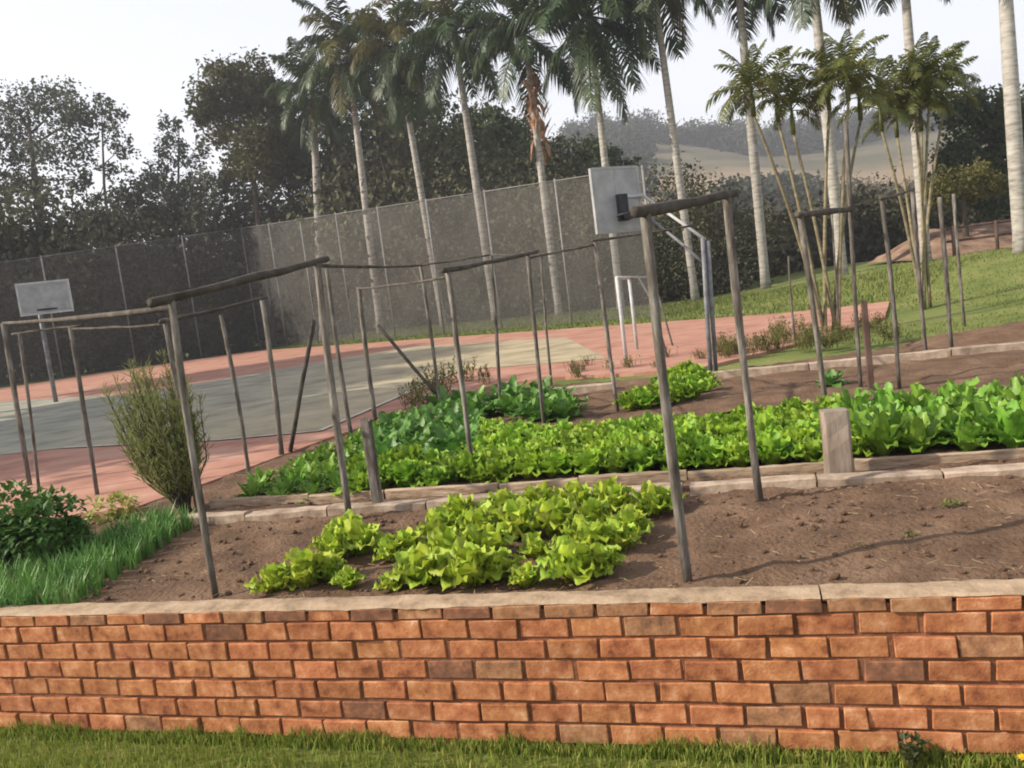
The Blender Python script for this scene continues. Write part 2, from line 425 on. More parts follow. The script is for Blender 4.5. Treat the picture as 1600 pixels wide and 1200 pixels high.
def hill_mesh():
    xs = np.linspace(-420, 520, 130); ys = np.concatenate([np.linspace(68.5, 260, 80), np.linspace(268, 700, 20)])
    V = [(x, y, H(x, y) - .05 + (1.2 * mnoise.fractal(Vector((x * .03, y * .03, 0)), .9, 2.0, 5) if y > 75 else 0)) for y in ys for x in xs]
    nx = len(xs)
    F = [(j * nx + i, j * nx + i + 1, (j + 1) * nx + i + 1, (j + 1) * nx + i) for j in range(len(ys) - 1) for i in range(nx - 1)]
    o = put('hill', np_mesh('hill', V, F, M['hill'], True))
    tag(o, kind='structure')
hill_mesh()

# ------------------------------------------------------------------ brick wall
def brick_mesh(L, hgt, dep, seed, material):
    r = random.Random(seed)
    bm = bmesh.new()
    bmesh.ops.create_cube(bm, size=1)
    for v in bm.verts:
        v.co = Vector((v.co.x * L + r.uniform(-.003, .003), v.co.y * dep + r.uniform(-.004, .004), v.co.z * hgt + r.uniform(-.0026, .0026)))
    bmesh.ops.bevel(bm, geom=bm.edges[:], offset=.0026, segments=1, affect='EDGES')
    me = bpy.data.meshes.new('brick'); bm.to_mesh(me); bm.free()
    me.materials.append(material)
    return me

def onwall(u, v):
    d = ray(u, v); t = (WA - EYE).dot(wnor) / d.dot(wnor)
    p = EYE + d * t
    return (p - WA).dot(wdir), p.z

wall = thing('brick_wall', 'low orange brick garden wall with rough mortar coping in front of the beds', 'wall', (WA.x, WA.y, .1), WROT)
S0, S1 = -.9, WLEN + .9
core = MB(); core.box(((S0 + S1) / 2, .066, .27), (S1 - S0 + .1, .114, .535)); core.build('mortar_core', M['mortar'], wall)
BL = .1845
zj = [.657, .611, .533, .459, .380, .302, .222, .148]     # joint heights
s_ref = onwall(618, 958)[0]
full = {k: [brick_mesh(BL - .0125, .0665, .09, 10 + i, M[k]) for i in range(5)] for k in ('brick', 'brick_weathered', 'brick_dark')}
top = {k: [brick_mesh(BL - .0125, .042, .09, 30 + i, M[k]) for i in range(3)] for k in ('brick', 'brick_weathered', 'brick_dark')}
short = {k: [brick_mesh(w, .0665, .09, 40 + i, M['brick']) for i, w in enumerate((.100, .070))] for k in ('brick',)}
s_crack = onwall(1306, 1115)[0]
for c in range(7):
    zc = (zj[c] + zj[c + 1]) / 2
    s = s_ref - BL * math.ceil((s_ref - S0) / BL) + (BL / 2 if c % 2 else 0)
    while s < S1:
        mid = s + BL / 2
        k = 'brick'
        if c == 0: k = rnd.choice(['brick_weathered', 'brick_weathered', 'brick', 'brick_dark'])
        elif rnd.random() < .06: k = 'brick_weathered'
        elif rnd.random() < .02: k = 'brick_dark'
        if c == 0 and abs(mid - onwall(1250, 945)[0]) < .13: k = 'brick_dark'
        if c == 3 and abs(mid - onwall(1395, 1050)[0]) < .08: k = 'brick_dark'
        if c == 5 and abs(mid - s_crack) < .09:
            for w, cx, i in ((.100, s + .012 / 2 + .05, 0), (.070, s + .112 + .035 + .006, 1)):
                put('brick', short['brick'][i], wall, (cx, .042 + rnd.uniform(-.004, .004), zc - .1), (0, rnd.uniform(-.006, .006), 0))
        else:
            me = rnd.choice(top[k] if c == 0 else full[k])
            put('brick', me, wall, (mid + rnd.uniform(-.0025, .0025), .044 + rnd.uniform(-.0045, .0045), zc - .1 + rnd.uniform(-.0015, .0015)), (rnd.uniform(-.02, .02), rnd.uniform(-.008, .008), rnd.uniform(-.012, .012)))
        s += BL

def coping(s0, s1):
    m = MB(); n = int((s1 - s0) / .03)
    prof = [(.006, .552), (.000, .556), (.010, .5605), (.04, .564), (.08, .5645), (.112, .562), (.128, .556), (.130, .50)]
    k = len(prof)
    vs = []
    for i in range(n + 1):
        s = s0 + (s1 - s0) * i / n
        for j, (y, z) in enumerate(prof):
            q = mnoise.noise(Vector((s * 7, j * 1.7, 0))) * .006 + mnoise.noise(Vector((s * 30, j * 2.7, 4))) * .003
            lo = -.012 * max(0, mnoise.noise(Vector((s * 5, 9, 0)))) if j < 1 else 0
            vs.append((s, y + q, z + q * .8 + lo))
    fs = [(i * k + j, (i + 1) * k + j, (i + 1) * k + j + 1, i * k + j + 1) for i in range(n) for j in range(k - 1)]
    fs += [tuple(range(k)), tuple(n * k + j for j in range(k - 1, -1, -1))]
    m.add(vs, fs)
    return m.build('coping', M['coping'], wall, smooth=False)
sc = onwall(1283, 925)[0]
coping(S0 - .05, sc - .003); coping(sc + .003, S1 + .05)

# ------------------------------------------------------------------ front lawn blades, weed, flower
def blades(name, n, place, hmin, hmax, w, material, seed, lean=.6):
    g = np.random.default_rng(seed)
    P = place(g, n)
    n = len(P)
    hh = g.uniform(hmin, hmax, n); a = g.uniform(0, 2 * np.pi, n); b = g.uniform(0, 2 * np.pi, n); ln = g.uniform(.1, lean, n) * hh
    dx = np.cos(a) * w / 2; dy = np.sin(a) * w / 2
    V = np.zeros((n, 5, 3), np.float32)
    V[:, 0] = P + np.stack([-dx, -dy, 0 * dx - .005], 1); V[:, 1] = P + np.stack([dx, dy, 0 * dx - .005], 1)
    mx = np.stack([np.cos(b) * ln * .35, np.sin(b) * ln * .35, hh * .6], 1)
    V[:, 2] = P + mx + np.stack([dx * .8, dy * .8, 0 * dx], 1); V[:, 3] = P + mx - np.stack([dx * .8, dy * .8, 0 * dx], 1)
    V[:, 4] = P + np.stack([np.cos(b) * ln, np.sin(b) * ln, hh], 1)
    base = np.arange(n)[:, None] * 5
    F = np.concatenate([base + np.array([[0, 1, 2]]), base + np.array([[0, 2, 3]]), base + np.array([[3, 2, 4]])])
    return put(name, np_mesh(name, V, F, material))

def lawn_place(g, n):
    s = g.uniform(-.8, WLEN + .6, n); d = -g.uniform(0, 1, n) ** .8 * 1.25 - .006
    d[: n // 9] = -g.uniform(.0, .05, n // 9)
    P = np.stack([WA.x + wdir.x * s + wnor.x * d, WA.y + wdir.y * s + wnor.y * d, np.full(n, .13)], 1)
    return P
gr = blades('lawn_grass', 62000, lawn_place, .018, .052, .005, M['blade'], 3)
tag(gr, 'short olive green lawn grass in front of the brick wall', 'grass', kind='stuff')
def tuft_place(g, n):
    s = g.uniform(-.8, WLEN + .6, n); c = np.sin(s * 9) + np.sin(s * 23 + 1) * .7 + np.sin(s * 4.1 + 2)
    s = s[c > .3]; n = len(s); d = -np.abs(g.normal(0, .018, n)) - .004
    return np.stack([WA.x + wdir.x * s + wnor.x * d, WA.y + wdir.y * s + wnor.y * d, np.full(n, .13)], 1)
g2 = blades('wall_foot_grass', 5000, tuft_place, .03, .085, .005, M['blade'], 5)
tag(g2, 'longer ragged grass fringe along the foot of the brick wall', 'grass', kind='stuff')

def leaf_quad(m, base, direction, up, L, W, fold=.15, n=3):
    """a small pointed leaf"""
    d = direction.normalized(); sd = d.cross(up)
    sd = sd.normalized() if sd.length > 1e-4 else Vector((1, 0, 0))
    nn = sd.cross(d).normalized()
    b = Vector(base)
    p1 = b + d * L * .45 + sd * W * .5 + nn * fold * W; p2 = b + d * L * .45 - sd * W * .5 + nn * fold * W
    m.add([b, p1, b + d * L - nn * L * .12, p2, b + d * L * .45], [(0, 1, 4), (1, 2, 4), (2, 3, 4), (3, 0, 4)])

def rdir(r, zmin=-1.0):
    while True:
        v = Vector((r.uniform(-1, 1), r.uniform(-1, 1), r.uniform(-1, 1)))
        if .05 < v.length < 1 and v.normalized().z >= zmin: return v.normalized()

def leafy(m, c, rad, n, L, W, r, zmin=-1.0):
    c = Vector(c)
    for i in range(n):
        d = rdir(r)
        p = c + Vector((d.x * rad[0], d.y * rad[1], d.z * rad[2])) * (r.uniform(.35, 1) ** .6)
        if p.z < zmin: p.z = zmin + r.uniform(0, .02)
        dd = (d + rdir(r) * .9 + Vector((0, 0, -.2))).normalized()
        leaf_quad(m, p, dd, Vector((0, 0, 1)), L * r.uniform(.7, 1.3), W * r.uniform(.7, 1.3))

sp, _z = onwall(1418, 1180)
px, py = wp(sp, -.05)
m = MB(); r = random.Random(3)
for i in range(7):
    d = Vector((r.uniform(-.5, .5), r.uniform(-.5, .2), 1)).normalized()
    m.tube([(0, 0, -.01), d * .05, d * .10 + Vector((0, 0, .005))], [.0025, .002, .001], 4)
    for j in range(7): leaf_quad(m, d * (.03 + j * .011), rdir(r, -.2), Vector((0, 0, 1)), .034, .020)
tag(m.build('weed', M['weed_dark'], loc=(px, py, .135)), 'small dark leafy weed growing against the foot of the brick wall', 'weed')
sp, _z = onwall(1592, 1185)
px, py = wp(sp, -.07)
t = thing('flower', 'tiny yellow flower in the grass at the wall foot', 'flower', (px, py, .13))
m = MB(); m.tube([(0, 0, -.01), (.002, 0, .03), (0, 0, .055)], [.002, .0018, .0015], 5); m.build('stem', M['weed'], t)
m = MB()
for i in range(12):
    a = i / 12 * 2 * math.pi
    leaf_quad(m, (0, 0, .055), Vector((math.cos(a), math.sin(a), .25)), Vector((0, 0, 1)), .024, .011)
m.build('petals', M['petal'], t)

# ------------------------------------------------------------------ bed edging
def edging(name, label, pts, width, hgt, sink, material, part, nsec, gapw=.01):
    a = Vector(pts[0]).xy; b = Vector(pts[1]).xy
    L = (b - a).length; rz = math.atan2(b.y - a.y, b.x - a.x)
    t = thing(name, label, 'edging', (a.x, a.y, H(a.x, a.y)), rz)
    cuts = [0] + sorted((i + rnd.uniform(-.2, .2)) / nsec * L for i in range(1, nsec)) + [L]
    for i in range(nsec):
        s0, s1 = cuts[i] + gapw / 2, cuts[i + 1] - gapw / 2
        n = max(4, int((s1 - s0) / .05)); m = MB(); vs = []; fs = []
        prof = [(-width / 2, -sink), (-width / 2, hgt - .006), (-width / 2 + .008, hgt), (0, hgt + .002), (width / 2 - .008, hgt), (width / 2, hgt - .006), (width / 2, -sink)]
        k = len(prof); dz = rnd.uniform(-.008, .008); tl = rnd.uniform(-.006, .006); dy = rnd.uniform(-.006, .006)
        for q in range(n + 1):
            s = s0 + (s1 - s0) * q / n
            wx, wy = a + (b - a) * (s / L)
            zz = H(wx, wy) - H(a.x, a.y)
            for j, (y, z) in enumerate(prof):
                e = .006 * mnoise.noise(Vector((s * 6, j * 2.3, i))) + .004 * mnoise.noise(Vector((s * 25, j * 1.3, i)))
                vs.append((s, y + e + dy, z + zz + e + dz + tl * (q / n - .5) * 2))
        fs = [(q * k + j, (q + 1) * k + j, (q + 1) * k + j + 1, q * k + j + 1) for q in range(n) for j in range(k - 1)]
        fs += [tuple(range(k)), tuple(n * k + j for j in range(k - 1, -1, -1))]
        m.add(vs, fs)
        m.build(part, material, t)
    return t
K1a, K1b = at(300, 806), at(1062, 766)
dk = (at(1600, 735) - at(1070, 765)).normalized()
edging('bed_kerb', 'long low concrete kerb strip along the front of the middle lettuce bed', (at(225, 822), at(1068, 766)), .10, .045, .06, M['kerb'], 'kerb_section', 5)
edging('bed_kerb', 'pinkish concrete kerb strip behind the bare soil, right of the tall front post', (at(1078, 768), at(1600, 738) + dk * 1.6), .10, .04, .06, M['kerb'], 'kerb_section', 5)
edging('edging_board', 'weathered wooden edging board behind the kerb at the lettuce roots', (at(330, 793), at(1290, 736)), .035, .05, .05, M['plank'], 'plank', 6)
edging('edging_board', 'weathered wooden edging board below the dark green plants, right of the square stump', (at(1335, 732), at(1600, 716) + dk * 1.5), .035, .05, .05, M['plank'], 'plank', 3)
kf = (at(1600, 547) - at(1300, 577)).normalized()
edging('bed_kerb', 'pale concrete kerb along the far brown bed below the grass bank', (at(1112, 592), at(1600, 547) + kf * 2.5), .11, .07, .06, M['kerb'], 'kerb_section', 5)
edging('bed_kerb', 'short pale kerb between the dark kale and the small far lettuce patch', (at(800, 624), at(960, 608)), .11, .07, .06, M['kerb'], 'kerb_section', 2)

# clods on the bare soil
cm = MB(); r = random.Random(11)
ico = [(0, 0, 1), (.894, 0, .447), (.276, .851, .447), (-.724, .526, .447), (-.724, -.526, .447), (.276, -.851, .447), (.724, .526, -.447), (-.276, .851, -.447), (-.894, 0, -.447), (-.276, -.851, -.447), (.724, -.526, -.447), (0, 0, -1)]
icf = [(0, 1, 2), (0, 2, 3), (0, 3, 4), (0, 4, 5), (0, 5, 1), (1, 6, 2), (2, 7, 3), (3, 8, 4), (4, 9, 5), (5, 10, 1), (6, 7, 2), (7, 8, 3), (8, 9, 4), (9, 10, 5), (10, 6, 1), (6, 11, 7), (7, 11, 8), (8, 11, 9), (9, 11, 10), (10, 11, 6)]
for i in range(3600):
    s = r.uniform(-.6, 5.6); d = r.uniform(.2, 2.3)
    x, y = wp(s, d)
    q = r.random() ** 5 * .017 + .0025
    cm.add([(x + p[0] * q * r.uniform(.7, 1.3), y + p[1] * q * r.uniform(.7, 1.3), H(x, y) + .004 + p[2] * q * r.uniform(.5, .9)) for p in ico], icf)
tag(cm.build('soil_clods', M['clod']), 'crumbly clods scattered on the brown garden soil', 'soil clods', kind='stuff')

sm_ = MB(); r = random.Random(12)
for i in range(520):
    s = r.uniform(-.4, 4.8); d = r.uniform(.16, 1.7); x, y = wp(s, d); a = r.uniform(0, 6.28); l = r.uniform(.012, .05)
    sm_.box((x, y, H(x, y) + .012 + r.uniform(0, .006)), (l, .0022, .0016), Matrix.Rotation(a, 3, 'Z') @ Matrix.Rotation(r.uniform(-.3, .3), 3, 'Y'))
tag(sm_.build('straw', M['pale_straw']), 'bits of dry straw and twigs scattered on the bare soil', 'straw', kind='stuff')
# ------------------------------------------------------------------ posts and frames
def post_mesh(P, T, rad, n=8):
    r = random.Random(int(P.x * 1000))
    d = Vector(T) - Vector(P); L = d.length
    m = MB(); k = 7; path = []
    bow = Vector((r.uniform(-.012, .012), r.uniform(-.012, .012), 0))
    for i in range(k):
        t = i / (k - 1)
        p = d * t + bow * math.sin(t * math.pi) + Vector((r.uniform(-.002, .002), r.uniform(-.002, .002), 0))
        path.append(p)
    path[0] = path[0] - d.normalized() * .08
    m.tube(path, [rad * r.uniform(.88, 1.12) for _ in range(k)], n)
    return m

POSTS = {}
def px_post(key, u, v, tu, tv, rad):
    P = at(u, v); T = aty(tu, tv, P.y)
    POSTS[key] = (P, T, rad * .76)
for a in (('A2', 337, 932, 268, 470, .021), ('A1', 1075, 907, 1008, 335, .025), ('B2', 547, 812, 495, 412, .027), ('B1', 1187, 782, 1135, 308, .026),
          ('C2', 740, 750, 700, 425, .024), ('C1', 1292, 650, 1250, 338, .027), ('D2', 850, 662, 825, 398, .025), ('E2', 965, 642, 930, 378, .025),
          ('D1', 1345, 605, 1322, 190, .026), ('E1', 1405, 607, 1378, 313, .025), ('F1', 1447, 557, 1425, 298, .026), ('G1', 1487, 547, 1468, 308, .030),
          ('H1', 1507, 507, 1490, 303, .028), ('L0', 47, 760, 5, 505, .03), ('L1', 152, 775, 110, 510, .024), ('L2', 390, 747, 345, 492, .022),
          ('L3', 440, 712, 410, 468, .032), ('L4', 588, 665, 560, 448, .03), ('L5', 551, 692, 510, 420, .026), ('Q', 782, 640, 767, 398, .022),
          ('S', 690, 650, 657, 415, .022), ('X', 308, 800, 258, 505, .022), ('L6', 62, 775, 30, 520, .018), ('D3', 862, 600, 845, 400, .02), ('Z', 1243, 540, 1232, 400, .018), ('Y', 1312, 520, 1300, 330, .016)):
    px_post(*a)

def frame(name, label, posts, beams, loc_key):
    o = POSTS[loc_key][0]
    t = thing(name, label, 'frame', o)
    for k in posts:
        P, T, rad = POSTS[k]
        post_mesh(P, T, rad).build('post', M['post'], t, P - o, smooth=True)
    for a, b, ra in beams:
        a = Vector(a); b = Vector(b)
        m = MB(); n = 6
        m.tube([(a + (b - a) * (i / n)) - o + Vector((rnd.uniform(-.004, .004), rnd.uniform(-.004, .004), -.03 * math.sin(i / n * math.pi) * (b - a).length * .08 + rnd.uniform(-.004, .004))) for i in range(n + 1)], [ra * rnd.uniform(.85, 1.15) for _ in range(n + 1)], 7)
        m.build('beam', M['beam'], t, smooth=True)
    return t
def top(k, dz=.012): return POSTS[k][1] + Vector((0, 0, dz))
def ext(a, b, ea, eb):
    d = (b - a).normalized()
    return a - d * ea, b + d * eb
frame('trellis_frame', 'tall post pair with a dark crossbeam standing before the basketball stand', ['A1', 'B1'], [(*ext(top('A1'), top('B1'), .10, .16), .021)], 'A1')
frame('trellis_frame', 'post pair with a dark beam in front of the left areca palm clump', ['C1', 'D1'], [(*ext(top('C1'), Vector((POSTS['D1'][0].x + .05, POSTS['D1'][0].y, top('C1').z + .06)), .06, .05), .024)], 'C1')
frame('trellis_frame', 'thin post pair with a slim beam in front of the right areca palm clump', ['E1', 'F1'], [(*ext(top('E1'), top('F1'), .05, .1), .014)], 'E1')
frame('trellis_frame', 'post pair with long sagging dark beams above the left bare soil', ['A2', 'B2'],
      [(*ext(top('A2'), top('B2'), .12, .12), .020), (top('A2', -.03), top('L0', .0), .014), (top('B2', -.01), top('S', .0), .011), (top('L1', -.02), top('X', -.01), .009)], 'A2')
frame('trellis_frame', 'post pair at the middle of the lettuce bed with a beam running to the back', ['C2', 'D2'], [(*ext(top('C2'), top('D2'), .08, .35), .017), (top('L4', -.02), top('C2', -.03), .009), (top('D2', -.03), top('E2', -.02), .009), (top('S', .0), top('Q', .0), .010), (top('Q', .0), top('D2', .0), .010)], 'C2')
frame('trellis_frame', 'frame of one post and a thin beam beside the far lettuce patch', ['E2'], [(*ext(top('E2'), aty(1085, 352, 9.0), .05, 0), .012)], 'E2')
frame('trellis_frame', 'frame with a low beam and leaning post behind the wispy shrub', ['X', 'L3'], [(*ext(top('X'), top('L3'), .06, .12), .014)], 'X')
frame('trellis_frame', 'far left frame of slim posts behind the dark green bush', ['L0', 'L1', 'L6'], [(*ext(top('L6', .0), top('L1', .0), .1, .15), .010)], 'L0')
for k, lab in (('G1', 'slim pale post, left one of two standing at the foot of the grass bank'),
               ('H1', 'slim pale post, furthest right one at the foot of the grass bank'),
               ('L2', 'thin dark post between the wispy shrub and the leaning crossed sticks'),
               ('L4', 'grey post standing just behind the short brown stake'),
               ('L5', 'grey post close behind the tall post left of the short stake'),
               ('Q', 'thin post rising behind the dark kale patch'),
               ('S', 'thin post rising from the dark leafy plants left of the kale'),
               ('D3', 'thin post at the back of the kale patch, right of its neighbours'),
               ('Z', 'thin dark post in front of the red court near the areca palms'),
               ('Y', 'thin dark stick among the stems of the left areca clump')):
    P, T, rad = POSTS[k]
    tag(post_mesh(P, T, rad).build('wooden_post', M['post'], None, P, smooth=True), lab, 'post')

def stick(a, b, rad, name, lab, cat, material='beam'):
    a = Vector(a); b = Vector(b); m = MB()
    m.tube([(b - a) * (i / 4) + Vector((rnd.uniform(-.004, .004), rnd.uniform(-.004, .004), 0)) for i in range(5)], rad, 7)
    tag(m.build(name, M[material], None, a, smooth=True), lab, cat)
p = at(451, 708); stick(p - Vector((0, 0, .03)), aty(490, 500, p.y), .02, 'leaning_stick', 'dark stick leaning right against the tall post, crossing its neighbour', 'stick')
p = at(705, 640); stick(p - Vector((0, 0, .03)), aty(590, 508, p.y + .35), .02, 'leaning_stick', 'dark stick leaning left over the olive weeds before the court', 'stick')

def stake_mesh(P, T, w, d, material, name, lab, cat, topcut=.02):
    r = random.Random(int(P.x * 977)); m = MB(); h = (T - P).length; n = 6; vs = []; k = 8
    ring = [(-.5, -.4), (-.4, -.5), (.4, -.5), (.5, -.4), (.5, .4), (.4, .5), (-.4, .5), (-.5, .4)]
    for i in range(n + 1):
        z = -.08 + (h + .08) * i / n
        for (x, y) in ring:
            vs.append((x * w + r.uniform(-.03, .03) * w, y * d + r.uniform(-.03, .03) * d, z + (r.uniform(-topcut, topcut) if i == n else 0)))
    fs = [(i * k + j, i * k + (j + 1) % k, (i + 1) * k + (j + 1) % k, (i + 1) * k + j) for i in range(n) for j in range(k)]
    fs += [tuple(range(k - 1, -1, -1)), tuple(n * k + j for j in range(k))]
    m.add(vs, fs)
    o = m.build(name, M[material], None, P)
    o.rotation_euler = (0, 0, WROT + r.uniform(-.1, .1))
    tag(o, lab, cat)
P = at(1312, 745); stake_mesh(P, aty(1300, 640, P.y), .135, .11, 'stump', 'stump_post', 'thick square stump of weathered wood at the bed edge', 'stump post', .006)
P = at(592, 797); stake_mesh(P, aty(578, 655, P.y), .055, .05, 'post', 'stake', 'short stout brown stake at the kerb in front of the lettuce', 'stake')
P = at(1362, 612); stake_mesh(P, aty(1357, 470, P.y), .045, .045, 'rail', 'stake', 'short dark brown stake in the far soil beside the tall thin pole', 'stake')

# ------------------------------------------------------------------ vegetables
def leaf_grid(L, W, e0, e1, ruf, seed, nu=6, nv=6, cup=.25, pw=.55, stem=.18):
    """one leaf as a curved ruffled sheet growing along +x from the origin; e0,e1: elevation at root and tip"""
    r = random.Random(seed)
    vs = []; x = z = 0.0; ph = r.uniform(0, 6)
    for i in range(nu + 1):
        u = i / nu
        e = e0 + (e1 - e0) * u
        if i:
            x += math.cos(e) * L / nu; z += math.sin(e) * L / nu
        w = W * (stem + (1 - stem) * (math.sin(math.pi * min(1, u * .9 + .06)) ** pw)) * .5
        nx, nz = -math.sin(e), math.cos(e)
        for j in range(nv + 1):
            v = j / nv * 2 - 1
            q = ruf * L * abs(v) ** 1.5 * math.sin(u * 15 + v * 3.5 + ph) * (.4 + u) + ruf * .12 * L * r.uniform(-1, 1) * (.3 + .7 * abs(v))
            q += cup * w * v * v
            bk = -v * v * w * .75 * u * u + ruf * .22 * L * math.sin(v * 7 + ph) * u * u
            vs.append((x + nx * q + math.cos(e) * bk, v * w + ruf * .16 * L * r.uniform(-1, 1) * u, z + nz * q + math.sin(e) * bk))
    k = nv + 1
    fs = [(i * k + j, (i + 1) * k + j, (i + 1) * k + j + 1, i * k + j + 1) for i in range(nu) for j in range(nv)]
    return vs, fs

def head_mesh(kind, seed, material):
    r = random.Random(seed); m = MB()
    n = {'lettuce': 24, 'chard': 19, 'kale': 13, 'low': 18}[kind]
    for i in range(n):
        t = i / (n - 1); a = i * 2.39996 + r.uniform(-.25, .25)
        if kind == 'lettuce':
            e0 = R(88 - 42 * t + r.uniform(-8, 8)); e1 = e0 - R(15 + 42 * t); L = .125 + .02 * t; W = .078 + .012 * t; ruf = .13; stem = .3; pw = .5
        elif kind == 'chard':
            e0 = R(84 - 32 * t + r.uniform(-8, 8)); e1 = e0 - R(15 + 60 * t); L = .185 - .03 * t; W = .078; ruf = .07; stem = .3; pw = .38
        elif kind == 'kale':
            e0 = R(80 - 45 * t + r.uniform(-10, 10)); e1 = e0 - R(30 + 50 * t); L = .15; W = .08; ruf = .07; stem = .16; pw = .5
        else:
            e0 = R(75 - 45 * t + r.uniform(-12, 12)); e1 = e0 - R(20 + 40 * t); L = .10; W = .05; ruf = .06; stem = .12; pw = .8
        vs, fs = leaf_grid(L * r.uniform(.85, 1.15), W * r.uniform(.85, 1.15), e0, e1, ruf, seed * 100 + i, stem=stem, pw=pw)
        ca, sa = math.cos(a), math.sin(a)
        m.add([(x * ca - y * sa + .012 * ca, x * sa + y * ca + .012 * sa, z) for x, y, z in vs], fs)
    return m.mesh(kind, material, True)

M['low_leaf'] = mat('low_green_leaf', [(.25, (.10, .21, .025)), (.5, (.18, .33, .04)), (.75, (.29, .43, .075))], 8, .45, .3, 40, var=.16, hue=.012, trans=.33, spec=.4)
VEG = {'lettuce': [head_mesh('lettuce', s, M['lettuce']) for s in range(6)],
       'chard': [head_mesh('chard', 20 + s, M['chard']) for s in range(5)],
       'kale': [head_mesh('kale', 40 + s, M['kale']) for s in range(5)],
       'low': [head_mesh('low', 60 + s, M['low_leaf']) for s in range(4)]}
def veg(kind, name, x, y, sc, label, cat, group):
    o = put(name, rnd.choice(VEG[kind]), None, (x, y, H(x, y) - .006), (rnd.uniform(-.12, .12), rnd.uniform(-.12, .12), rnd.uniform(0, 6.28)), (sc, sc, sc * rnd.uniform(1.0, 1.3)))
    tag(o, label, cat, group)
    return o

# front bed: every head carries its leaves as parts
LEAF = []
for i in range(9):
    t = i / 8
    e0 = R(88 - 46 * t); e1 = e0 - R(15 + 45 * t)
    vs, fs = leaf_grid(.125 + .02 * t, .082 + .014 * t, e0, e1, .13, 900 + i, nu=8, nv=8, stem=.34, pw=.36)
    m = MB(); m.add(vs, fs); LEAF.append(m.mesh('leaf', M['lettuce_front'], True))
front = [(428, 925, .85), (478, 915, 1.1), (515, 905, .75), (545, 918, .6), (615, 922, .6), (662, 914, 1.15), (738, 914, 1.2), (785, 905, .85), (825, 915, .65), (898, 905, 1.15), (940, 895, .8),
         (520, 878, 1.05), (562, 866, 1.15), (612, 874, .75), (640, 866, .8), (700, 884, 1.1), (765, 876, 1.15), (838, 872, .7), (915, 868, 1.1), (962, 862, .95),
         (545, 842, .95), (692, 848, 1.1), (748, 842, 1.15), (806, 838, 1.15), (868, 836, 1.15), (925, 832, 1.05), (985, 838, .95),
         (722, 816, 1.0), (790, 812, 1.1), (848, 806, 1.15), (905, 804, 1.1), (962, 802, 1.1), (1018, 804, 1.0),
         (905, 796, .85), (958, 792, .85), (1042, 796, .8)]
for (u, v, scl) in front:
    p = at(u, v)
    if v >= 895:
        lab = 'yellow-green lettuce in the row nearest the brick wall'
        if u == 428: lab = 'yellowish lettuce at the left end of the row nearest the brick wall'
        elif u in (545, 615): lab = 'small stunted lettuce in the gap of the row nearest the brick wall'
        elif u == 940: lab = 'lettuce at the right end of the row nearest the brick wall'
        grp = 'front lettuces beside the brick wall'
    else:
        lab = 'bright yellow-green lettuce in the second front row behind the wall' if v > 860 else ('bright lettuce in the middle of the front bed' if v > 795 else 'bright lettuce at the back of the front bed by the kerb')
        grp = 'front lettuces in the second row' if v > 860 else ('front lettuces in the middle' if v > 795 else 'front lettuces by the kerb')
    t = thing('lettuce', lab, 'lettuce', (p.x, p.y, p.z - .004), rnd.uniform(0, 6.28), grp)
    t.rotation_euler = (rnd.uniform(-.1, .1), rnd.uniform(-.1, .1), rnd.uniform(0, 6.28))
    scl *= .93
    t.scale = (scl, scl, scl * 1.28)
    for i in range(20):
        tt = i / 19
        k = min(8, max(0, int(tt * 8 + rnd.uniform(-.6, .9))))
        a = i * 2.39996 + rnd.uniform(-.25, .25)
        s = rnd.uniform(.85, 1.15)
        put('leaf', LEAF[k], t, (.012 * math.cos(a), .012 * math.sin(a), 0), (rnd.uniform(-.15, .15), rnd.uniform(-.12, .12), a), (s, s, s))

# middle bed: rows parallel to the kerb
ka, kb = at(330, 785), at(1600, 708)
kd = Vector((kb.x - ka.x, kb.y - ka.y)); KL = kd.length; kd.normalize(); kn = Vector((-kd.y, kd.x))
def bed(s, d): return ka.x + kd.x * s + kn.x * d, ka.y + kd.y * s + kn.y * d
def ks(u, v):
    p = at(u, v); return (Vector((p.x - ka.x, p.y - ka.y))).dot(kd)
s_stump = ks(1312, 735); s_a1 = ks(1050, 720); s_b1 = ks(1180, 720)
nveg = 0
for row in range(8):
    d = .13 + row * .185
    s = .08 + (row % 2) * .09
    while s < KL + .55:
        x, y = bed(s + rnd.uniform(-.025, .025), d + rnd.uniform(-.03, .03))
        right = s > s_stump + .1
        if row >= 7 and s > 1.9: s += .2; continue
        if s < 1.75: s += .15; continue
        if right:
            o = veg('chard', 'leafy_plant', x, y, rnd.uniform(.95, 1.2), 'tall mid green leafy plant right of the square stump, ' + ('front rows' if row < 3 else 'back rows'), 'plant', 'leafy plants right of the stump, ' + ('front rows' if row < 3 else 'back rows')); s += .215; continue
        rw = 'front row' if row < 2 else ('middle rows' if row < 5 else 'back rows')
        sg = 'left of the tall front post' if s < s_a1 else ('between the tall front frame posts' if s < s_b1 else 'just left of the square stump')
        veg('lettuce', 'lettuce', x, y, rnd.uniform(.95, 1.3), 'bright lettuce, %s of the middle bed, %s' % (rw, sg), 'lettuce', 'middle bed lettuces, %s, %s' % (rw, sg)); s += .185
        nveg += 1
def inpoly(u, v, poly):
    c = False; j = len(poly) - 1
    for i in range(len(poly)):
        (x1, y1), (x2, y2) = poly[i], poly[j]
        if (y1 > v) != (y2 > v) and u < (x2 - x1) * (v - y1) / (y2 - y1) + x1: c = not c
        j = i
    return c
tri = [(352, 788), (470, 728), (600, 672), (680, 652), (768, 676), (790, 752), (560, 776)]
got = []
